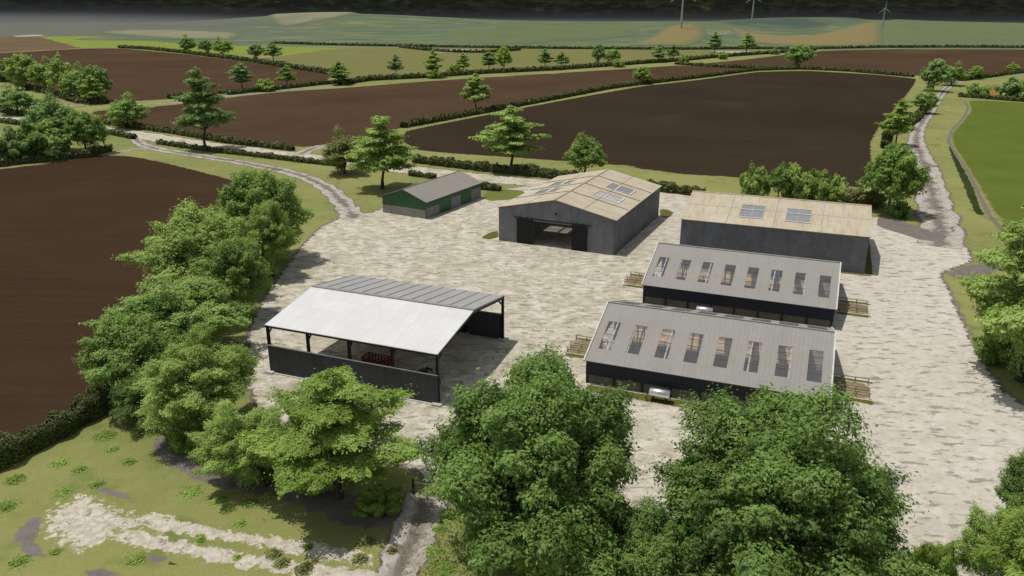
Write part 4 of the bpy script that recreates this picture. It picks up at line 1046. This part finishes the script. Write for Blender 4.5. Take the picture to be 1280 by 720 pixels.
# ------------------------------------------------------------------ low grey livestock barns
def stock_barn(pos, rot, label, L=25.24, W=19.66, he=2.94, hr=6.24):
    e = empty('livestock_barn', (*pos, 0), R_(rot)); tag(e, label, 'barn', 'low grey livestock barns')
    s8 = L / 8
    cx = [-L / 2 + (i + .5) * s8 for i in range(8)]; hw = 0.72; ta, tb = 0.33, 0.80
    for s in (-1, 1):
        hw, ta, tb = (0.72, 0.33, 0.80) if s < 0 else (1.1, 0.3, 0.93)  # unseen back-slope roof lights, made larger to brighten the inside
        m = MB(); edges = [-L / 2 - .1]
        for c in cx: edges += [c - hw, c + hw]
        edges.append(L / 2 + .1)
        for i in range(len(edges) - 1):
            a, b = edges[i], edges[i + 1]
            if i % 2 == 0: m.slab([slope_pt(a, 0, s, W, he, hr), slope_pt(b, 0, s, W, he, hr), slope_pt(b, 1.015, s, W, he, hr), slope_pt(a, 1.015, s, W, he, hr)], 0.07)
            else:
                for (t0, t1) in ((0, ta), (tb, 1.015)): m.slab([slope_pt(a, t0, s, W, he, hr), slope_pt(b, t0, s, W, he, hr), slope_pt(b, t1, s, W, he, hr), slope_pt(a, t1, s, W, he, hr)], 0.07)
        m.build('roof', MT['greyroof'], e)
        for c in cx:
            m = MB(); m.slab([slope_pt(c - hw + .002, ta, s, W, he, hr, -.02), slope_pt(c + hw - .002, ta, s, W, he, hr, -.02), slope_pt(c + hw - .002, tb, s, W, he, hr, -.02), slope_pt(c - hw + .002, tb, s, W, he, hr, -.02)], 0.02)
            p = m.build('roof_light', MT['pane'], e)
            m = MB()
            for t in (0.43, 0.55, 0.67): m.bar(slope_pt(c - hw, t, s, W, he, hr, .01), slope_pt(c + hw, t, s, W, he, hr, .01), 0.045, 0.04)
            m.build('glazing_bar', MT['grey'], p)
        for x in (-L / 2 - .16, L / 2 + .16):
            m = MB(); m.bar(slope_pt(x, 0, s, W, he, hr, .02), slope_pt(x, 1.02, s, W, he, hr, .02), 0.16, 0.22); m.build('verge_board', MT['trim'], e)
    m = MB(); m.tube([(-L / 2 - .2, 0, hr + .03), (L / 2 + .2, 0, hr + .03)], 0.12, 8); m.build('ridge_cap', MT['greyroof'], e)
    # long walls: navy band above, boarded wall with posts below
    for s in (-1, 1):
        y = s * (W / 2 - .1)
        m = MB(); m.box(-L / 2 + .02, L / 2 - .02, min(y, y - s * .1), max(y, y - s * .1), 1.15, he - .12); m.build('cladding', MT['navy'], e)
        m = MB(); m.box(-L / 2 + .06, L / 2 - .06, min(y - s * .2, y - s * .32), max(y - s * .2, y - s * .32), 0, 1.13)
        m.build('wall', MT['boards'], e)
        for k in range(9):
            x = -L / 2 + .16 + (L - .32) * k / 8
            m = MB(); m.box(x - .11, x + .11, min(y - s * .05, y - s * .19), max(y - s * .05, y - s * .19), 0, 1.148); m.build('post', MT['post'], e)
    for xs in (-L / 2 + .05, L / 2 - .15):
        m = MB(); gable_wall(m, xs, .1, W - .25, he - .12, hr - .12, (-3.0, 3.0, 3.0)); m.build('wall', MT['navy'], e)
    # inside: floor, straw beds, rails and pale portal frames seen through the roof lights
    m = MB(); m.box(-L / 2 + .16, L / 2 - .16, -W / 2 + .45, W / 2 - .45, 0.035, 0.08); m.build('floor', MT['slurry'], e)
    for (x0, x1, y0, y1) in ((-L / 2 + 3.2, L / 2 - 8.6, -6.3, -2.4), (-L / 2 + 2, L / 2 - 3, 2.6, 7.5)):
        m = MB(); m.box(x0, x1, y0, y1, 0.085, 0.28); m.build('straw_bed', MT['strawbed'], e, bevel=0.08)
    m = MB()
    for y in (-6.8, -2.0, 2.1):
        for z in (0.5, 0.85, 1.2): m.bar((-L / 2 + .6, y, z), (L / 2 - .6, y, z), 0.06)
        for k in range(13): x = -L / 2 + .7 + (L - 1.4) * k / 12; m.bar((x, y, .05), (x, y, 1.3), 0.08)
    for k in range(12):
        x = -L / 2 + 1.2 + (L - 2.4) * k / 11; m.bar((x, -6.7, 1.0), (x, -4.6, 1.0), .05)
        m.bar((x, -4.7, .1), (x, -4.7, 1.05), .05)
    m.build('rail', MT['grey'], e)
    m = MB()
    for x in (cx[0] + .32, cx[1] - .66, cx[2] + .38, cx[4] + 1.4, cx[5] - .30, cx[6] + .66):
        for s in (-1, 1):
            m.bar(slope_pt(x, 0.0, s, W, he, hr, -.22), slope_pt(x, .95, s, W, he, hr, -.22), .15, .22)
            m.bar((x, s * (W / 2 - .6), .05), (x, s * (W / 2 - .6), he - .35), .15)
            m.bar((x, s * 2.0, .05), (x, s * 2.0, hr - .95), .13)
    m.build('portal_frame', MT['white'], e)
    return e
CPOS, CROT = (23.5, 84.17), -21.0
DPOS, DROT = (33.83, 109.05), -21.8
stock_barn(CPOS, CROT, 'nearest low grey barn with eight roof lights, partly behind a big tree')
stock_barn(DPOS, DROT, 'farther low grey barn with roof lights, in front of the long tan roofed barn')

def local(pos, rot, x, y):
    c, s = math.cos(R_(rot)), math.sin(R_(rot)); return (pos[0] + x * c - y * s, pos[1] + x * s + y * c)
def lsheet(name, pos, rot, rect, kind, z, ew, label, step=0.8):
    x0, x1, y0, y1 = rect; pts = [local(pos, rot, *p) for p in ((x0, y0), ((x0 + x1) / 2, y0), (x1, y0), (x1, (y0 + y1) / 2), (x1, y1), ((x0 + x1) / 2, y1), (x0, y1), (x0, (y0 + y1) / 2))]
    build_sheet(name, pts, kind, z, ew, step, None, label)
LC, WC = 25.24, 19.66
for (pos, rot, nm) in ((CPOS, CROT, 'nearest low grey barn'), (DPOS, DROT, 'farther low grey barn')):
    near = pos is CPOS
    for s, sd in ((-1, 'left'), (1, 'right')):
        xa, xb = sorted((s * (LC / 2 + .05), s * (LC / 2 + 4.6)))
        lsheet('pen_floor', pos, rot, (xa, xb, -2.6, 1.6), 'straw', 0.05, 0.4, 'tan trodden floor of the pen at the %s end of the %s' % (sd, nm))
        for (ya, yb) in ((-3.9, -2.5), (1.4, 2.4)):
            lsheet('grass_strip', pos, rot, (xa, xb + .5 * s, ya, yb), 'tuft', 0.058, 0.5, 'olive grass strip beside the pen at the %s end of the %s' % (sd, nm))
        for y, w_ in ((-2.4, 'front'), (-1.1, 'middle'), (1.3, 'back')):
            f = empty('pen_fence', (*local(pos, rot, s * (LC / 2 + .3), y), 0), R_(rot)); tag(f, '%s wooden pen fence at the %s end of the %s' % (w_, sd, nm), 'fence', 'wooden pen fences at the ends of the low grey barns')
            for k in range(4):
                m = MB(); x = s * k * 1.35; m.box(x - .06, x + .06, -.06, .06, 0, 0.80); m.build('post', MT['wood'], f, .01)
            for z in (0.35, 0.70):
                m = MB(); m.box(min(0, s * 4.15), max(0, s * 4.15), .062, .10, z - .05, z + .05); m.build('rail', MT['wood'], f)
    lsheet('grass_strip', pos, rot, (-LC / 2, 2 if near else LC / 2, -WC / 2 - 2.1, -WC / 2 + .1), 'tuft', 0.05, 0.7, 'olive grass strip along the front wall of the %s' % nm)
lsheet('grass_strip', CPOS, CROT, (2, LC / 2 + .6, -WC / 2 - 1.6, -WC / 2 + .1), 'tuft', 0.052, 0.6, 'olive grass at the right end of the front wall of the nearest low grey barn')
BP, BR = (45.93, 133.05), -21.7
lsheet('grass_strip', BP, BR, (29.14 / 2 - .1, 29.14 / 2 + 1.5, -10.9, 10.8), 'tuft', 0.05, 0.5, 'grass strip along the right end of the long tan roofed barn')
lsheet('grass_strip', BP, BR, (-14, 29.14 / 2 + 1.3, -11.7, -10.7), 'tuft', 0.045, 0.4, 'thin grass line along the front of the long tan roofed barn')
field('grass_strip', [(600, 296), (612, 290), (624, 288), (626, 297), (612, 300), (602, 300)], 'tuft', z=0.05, ew=.8, step=.8, label='small grass patch at the left corner of the open barn')
field('grass_strip', [(822, 262), (832, 261), (844, 266), (838, 273), (824, 272)], 'tuft', z=0.05, ew=.8, step=.8, label='small grass patch at the back right corner of the open barn')
field('grass_strip', [(600, 247), (606, 239), (628, 236), (654, 238), (660, 243), (640, 250), (612, 252)], 'verge', z=0.05, ew=1.6, step=1.2, label='grass island right of the green shed')

# ------------------------------------------------------------------ open shed
def open_shed():
    L, W, he, hr = 21.69, 18.54, 5.94, 7.42
    e = empty('open_shed', (-14.4, 86.97, 0), R_(-21.3)); tag(e, 'open sided shed with white and grey roof on dark steel posts', 'shed')
    for s, mt in ((-1, MT['whiteroof']), (1, MT['standroof'])):
        m = MB(); m.slab([slope_pt(-L / 2, 0, s, W, he, hr), slope_pt(L / 2, 0, s, W, he, hr), slope_pt(L / 2, 1.01, s, W, he, hr), slope_pt(-L / 2, 1.01, s, W, he, hr)], 0.08)
        rf = m.build('roof', mt, e)
        if s > 0:
            m = MB()
            for k in range(14):
                x = -L / 2 + .05 + (L - .1) * k / 13; m.bar(slope_pt(x, 0.03, s, W, he, hr, .05), slope_pt(x, 1.0, s, W, he, hr, .03), .06, .05)
            m.build('roof_seam', MT['seam'], rf)
    m = MB(); m.bar((-L / 2, -.12, hr + .04), (L / 2, -.12, hr + .04), .10, .12); m.bar((-L / 2, .22, hr + .02), (L / 2, .22, hr + .02), .35, .08); m.build('ridge_cap', MT['seam'], e)
    xs = [-L / 2 + .17 + (L - .34) * k / 4 for k in range(5)]
    for s in (-1, 1):
        for x in xs:
            m = MB(); y = s * (W / 2 - .17)
            m.box(x - .15, x + .15, y - .025, y + .025, .25, he - .18)
            m.box(x - .15, x - .12, y - .13, y + .13, .25, he - .18); m.box(x + .12, x + .15, y - .13, y + .13, .25, he - .18)
            m.build('post', MT['post'], e)
            m = MB(); m.box(x - .55, x + .55, min(s * (W / 2 - .75), s * (W / 2 + .55)), max(s * (W / 2 - .75), s * (W / 2 + .55)), 0, .26); m.build('footing', MT['conc'], e, .03)
        m = MB(); m.bar((-L / 2, s * (W / 2 - .05), he - .2), (L / 2, s * (W / 2 - .05), he - .2), .14, .26); m.build('eave_beam', MT['post'], e)
        y0, y1 = sorted((s * (W / 2 - .035), s * (W / 2 + .09)))
        m = MB(); m.box(-L / 2 + .1, L / 2 - .1, y0, y1, .02, 3.38); wl = m.build('wall', MT['concwall'], e)
        m = MB(); m.box(-L / 2 + .08, L / 2 - .08, y0 - .02, y1 + .02, 3.382, 3.47); m.build('wall_cap', simple('wall_cap', (.24, .235, .22), .9), wl)
        m = MB(); m.box(-L / 2 + .1, L / 2 - .1, min(s * (W / 2 + .32), s * (W / 2 + .093)), max(s * (W / 2 + .32), s * (W / 2 + .093)), .0, .12); m.build('kerb', MT['conc'], e)
    for x in xs:
        m = MB()
        for s in (-1, 1):
            a = slope_pt(x, .985, s, W, he, hr, -.30); b = slope_pt(x, 0, s, W, he, hr, -.30)
            m.bar(a, b, .16, .30)
            k0 = slope_pt(x, .86, s, W, he, hr, -.5); m.bar((x, s * (W / 2 - .2), he - 1.2), k0, .10, .22)
        m.build('rafter', MT['post'], e)
    for s in (-1, 1):
        m = MB()
        for t in (.15, .32, .49, .66, .83): m.bar(slope_pt(-L / 2 - .04, t, s, W, he, hr, -.14), slope_pt(L / 2 + .04, t, s, W, he, hr, -.14), .07, .10)
        m.build('purlin', MT['post'], e)
    m = MB(); m.box(L / 2 - .28, L / 2 + .12, -W / 2 + .02, -W / 2 + .26, 2.3, 3.0); m.build('switch_box', MT['post'], e)
open_shed()

# ------------------------------------------------------------------ green shed
def green_shed():
    L, W, he, hr = 20.88, 10.66, 3.53, 5.46
    e = empty('green_shed', (-16.56, 162.8, 0), R_(61.0)); tag(e, 'green shed with grey lower walls and a plain grey roof', 'shed')
    for s in (-1, 1):
        m = MB(); m.slab([slope_pt(-L / 2 - .2, 0, s, W, he, hr), slope_pt(L / 2 + .2, 0, s, W, he, hr), slope_pt(L / 2 + .2, 1.06, s, W, he, hr), slope_pt(-L / 2 - .2, 1.06, s, W, he, hr)], .08)
        m.build('roof', MT['brownroof'], e)
    m = MB(); m.tube([(-L / 2 - .2, 0, hr + .02), (L / 2 + .2, 0, hr + .02)], .10, 8); m.build('ridge_cap', MT['brownroof'], e)
    zs = 1.75
    for xs in (-L / 2 + .003, L / 2 - .123):
        m = MB(); m.prism([(-W / 2 + .13, zs), (W / 2 - .13, zs), (W / 2 - .13, he - .13), (0, hr - .12), (-W / 2 + .13, he - .13)], 'x', xs, xs + .12); m.build('cladding', MT['green_y'], e)
        m = MB(); m.box(xs - .04, xs + .16, -W / 2 + .12, W / 2 - .12, 0, zs - .003); m.build('wall', MT['block'], e)
    for s in (-1, 1):
        y = s * (W / 2 - .06)
        m = MB(); m.box(-L / 2, L / 2, y - .06, y + .06, 0.0, he - .12); m.build('cladding', MT['green'], e)
        m = MB(); m.box(-L / 2 + .15, -L / 2 + 4.6, y - .10, y + .10, 0, 2.1); m.build('wall', MT['block'], e)
        for (a, b) in ((9.0, 12.6), (16.8, 20.7)):
            m = MB(); m.box(-L / 2 + a, -L / 2 + b, y - .11, y + .11, 0, 2.5)
            d = m.build('roller_door', MT['door'], e)
            m = MB()
            for k in range(1, 8): m.box(-L / 2 + a + .04, -L / 2 + b - .04, y - .13, y + .13, k * .31 - .01, k * .31 + .01)
            m.build('door_rib', MT['grey'], d)
    # gutter
    for s in (-1, 1):
        m = MB(); m.tube([(-L / 2 - .1, s * (W / 2 + .3), he - .22), (L / 2 + .1, s * (W / 2 + .3), he - .22)], .08, 6); m.build('gutter', MT['post'], e)
green_shed()

# ------------------------------------------------------------------ tanks, implements, gate
def tank(pos, rot, label, frame, accent):
    e = empty('water_tank', (*pos, 0), R_(rot)); tag(e, label, 'tank', 'silver tanks by the low grey barns')
    m = MB(); xs = [-1.16, -1.13, -1.04, 1.04, 1.13, 1.16]; rs = [.12, .36, .50, .50, .36, .12]
    m.tube([(x, 0, 1.0) for x in xs], rs, 24); t = m.build('tank', MT['silver'], e)
    for x in (-.7, .7):
        m = MB(); m.box(x - .08, x + .08, -.44, .44, .38, .66); m.build('saddle', frame, e)
        for y in (-.38, .38):
            m = MB(); m.box(x - .06, x + .06, y - .05, y + .05, 0, .378); m.build('leg', frame, e)
    m = MB(); m.tube([(-1.14, -.15, .8), (-1.32, -.2, .7), (-1.36, -.25, .35)], [.07, .07, .06], 8); m.tube([(-1.28, -.2, .35), (-1.44, -.3, .35)], .14, 10); m.build('valve', accent, e)
    m = MB(); m.tube([(1.17, 0, 1.0), (1.24, 0, 1.0)], .34, 18); m.build('end_hatch', MT['rubber'], e)
tx = g(824, 502); tank(tx, -21, 'silver tank on black stand with red valve, by the nearest low grey barn', MT['post'], MT['red'])
tx = g(880, 396.5); tank(tx, -21.8, 'silver tank on a green stand, between the two low grey barns', MT['tealpaint'], MT['tealpaint'])

def wheel(e, x, y, r, wd):
    m = MB(); m.tube([(x, y - wd / 2, r), (x, y - wd * .35, r), (x, y + wd * .35, r), (x, y + wd / 2, r)], [r * .86, r, r, r * .86], 18); w_ = m.build('wheel', MT['rubber'], e)
    m = MB(); m.tube([(x, y - wd * .55, r), (x, y + wd * .55, r)], r * .5, 12); m.build('rim', MT['grey'], w_)

def red_trailer(pos, rot):
    e = empty('livestock_trailer', (*pos, 0), R_(rot)); tag(e, 'red slatted trailer parked under the open shed roof', 'trailer')
    m = MB(); m.box(-1.9, 1.9, -.95, .95, .62, .78); m.build('deck', MT['red'], e)
    for s in (-1, 1):
        m = MB()
        for z in (1.0, 1.35, 1.75): m.bar((-1.9, s * .93, z), (1.9, s * .93, z), .06, .16)
        for k in range(8): x = -1.87 + 3.74 * k / 7; m.box(x - .06, x + .06, s * .93 - .05, s * .93 + .05, .78, 1.85)
        m.build('side_rail', MT['red'], e)
    for s in (-1, 1):
        m = MB()
        for k in range(5): y = -.8 + 1.6 * k / 4; m.box(s * 1.88 - .05, s * 1.88 + .05, y - .06, y + .06, .78, 1.85)
        m.box(s * 1.88 - .04, s * 1.88 + .04, -.9, .9, 1.7, 1.85); m.build('end_rail', MT['red'], e)
    for y in (-1.05, 1.05): wheel(e, .2, y, .42, .24)
    m = MB(); m.bar((-1.9, .5, .62), (-3.1, 0, .5), .1); m.bar((-1.9, -.5, .62), (-3.1, 0, .5), .1); m.bar((-3.0, 0, .05), (-3.0, 0, .6), .08); m.build('drawbar', MT['grey'], e)
    e.scale = (.8, .85, .85)
red_trailer(g(471, 461), -24)

def green_implement(pos, rot):
    e = empty('front_loader_bucket', (*pos, 0), R_(rot)); tag(e, 'low green farm implement with dark arms under the open shed roof', 'implement')
    m = MB(); m.prism([(-.5, .0), (.5, .0), (.62, .25), (.35, .30), (-.30, .30), (-.42, .85), (-.52, .85)], 'x', -1.0, 1.0); m.build('bucket', MT['tealpaint'], e)
    for s in (-1, 1):
        m = MB(); m.bar((s * .55, -.45, .6), (s * .55, -1.5, .75), .12, .2); m.bar((s * .55, -1.45, .8), (s * .55, -1.45, .02), .1); m.build('arm', MT['rubber'], e)
    m = MB()
    for k in range(7): x = -.9 + 1.8 * k / 6; m.box(x - .04, x + .04, .5, .95, .02, .09)
    m.build('tine', MT['grey'], e)
    e.scale = (.8, .8, .75)
green_implement(g(527, 466), 60)

def gate():
    a = g(517, 617); b = g(560, 622)
    d = math.hypot(b[0] - a[0], b[1] - a[1]); rz = math.atan2(b[1] - a[1], b[0] - a[0])
    p = empty('gate_post', (*a, 0)); tag(p, 'dark wooden post at the bottom entrance of the yard', 'post')
    m = MB(); m.tube([(0, 0, 0), (0, 0, 1.5), (0, 0, 1.56)], [.11, .10, .05], 10); m.build('post', MT['post'], p)
    m = MB(); m.tube([(0, 0, 1.2), (.16 * math.cos(rz), .16 * math.sin(rz), 1.2)], .02, 6); m.build('hinge', MT['silver'], p)
    e = empty('field_gate', (a[0] + .2 * math.cos(rz), a[1] + .2 * math.sin(rz), 0), rz); tag(e, 'light metal field gate hung on the dark post, partly behind the big tree', 'gate')
    m = MB(); 
    for z in (.25, .45, .66, .9, 1.15): m.tube([(0.02, 0, z), (d - .3, 0, z)], .022, 6)
    m.build('rail', MT['grey'], e)
    m = MB()
    for x in (0.02, (d - .3) / 2, d - .3): m.tube([(x, 0, .2), (x, 0, 1.2)], .028, 6)
    m.build('upright', MT['grey'], e)
gate()
m = MB(); m.tube([(0, 0, 0), (0, 0, .07), (0, 0, .12)], [.14, .13, .06], 9); o = m.build('stone', MT['white'], None); o.location = (*g(495, 679), 0.05); tag(o, 'small white stone beside the two-rut dirt track', 'stone')

# ------------------------------------------------------------------ wind turbines
def turbine(base, vhub, ublade, label, Hh=None):
    best = None
    for k in range(950, 2000, 4):
        vv_ = [(abs(height_of(base[0], base[1], 0, k) - float(terrain_h((base[0] - 640) / FPX * depth_of(k), k))), k)]
        best = min(vv_ + ([best] if best else []))
    Y = best[1]; X = (base[0] - 640) / FPX * depth_of(Y); z0 = float(terrain_h(X, Y)) - 1.0
    hub = height_of(base[0], vhub, X, Y) - z0
    e = empty('wind_turbine', (X, Y, z0), 0); tag(e, label, 'wind turbine', 'white wind turbines on the far rise')
    sc = hub / 60
    m = MB(); m.tube([(0, 0, 0), (0, 0, hub * .5), (0, 0, hub)], [2.2 * sc, 1.75 * sc, 1.2 * sc], 16); m.build('tower', MT['tower'], e)
    m = MB(); m.tube([(0, 4 * sc, hub + 1.2 * sc), (0, 0, hub + 1.2 * sc), (0, -3 * sc, hub + 1.2 * sc)], [1.2 * sc, 1.7 * sc, 1.6 * sc], 10); m.build('nacelle', MT['tower'], e)
    m = MB(); m.tube([(0, -3 * sc, hub + 1.2 * sc), (0, -4.6 * sc, hub + 1.2 * sc), (0, -5.4 * sc, hub + 1.2 * sc)], [1.5 * sc, 1.3 * sc, .3 * sc], 12); m.build('hub', MT['tower'], e)
    R = ublade / FPX * depth_of(Y)
    for a in (90, 215, -35):
        c, s = math.cos(R_(a)), math.sin(R_(a)); y = -4.0 * sc; zc = hub + 1.2 * sc; m = MB()
        def q(r, w_): return (c * r - s * w_, y, zc + s * r + c * w_)
        prof = [(0.0, .5), (.08, 0.7), (.22, 1.15), (.6, .75), (1.0, .2)]
        vs = []
        for (f, wd) in prof:
            for dy, k in ((-.22, 0), (.22, 0)):
                pass
            r = f * R; w2 = wd * 1.5 * sc
            for (ww, yy) in ((-w2, 0), (0, -.35 * sc), (w2 * .6, 0), (0, .35 * sc)):
                x_, y_, z_ = q(r, ww); vs.append((x_, y_ + yy, z_))
        fs = [(i * 4 + j, i * 4 + (j + 1) % 4, (i + 1) * 4 + (j + 1) % 4, (i + 1) * 4 + j) for i in range(len(prof) - 1) for j in range(4)] + [(0, 1, 2, 3), (16, 17, 18, 19)]
        m.add(vs, fs); m.build('blade', MT['tower'], e)
turbine((850, 37), -9, 19, 'left and largest wind turbine, its top cut off by the picture edge')
turbine((938, 27.5), -4, 12, 'middle wind turbine, behind the pale crest of the rise')
turbine((1101, 34), 10, 9, 'right and smallest wind turbine, standing fully in view')
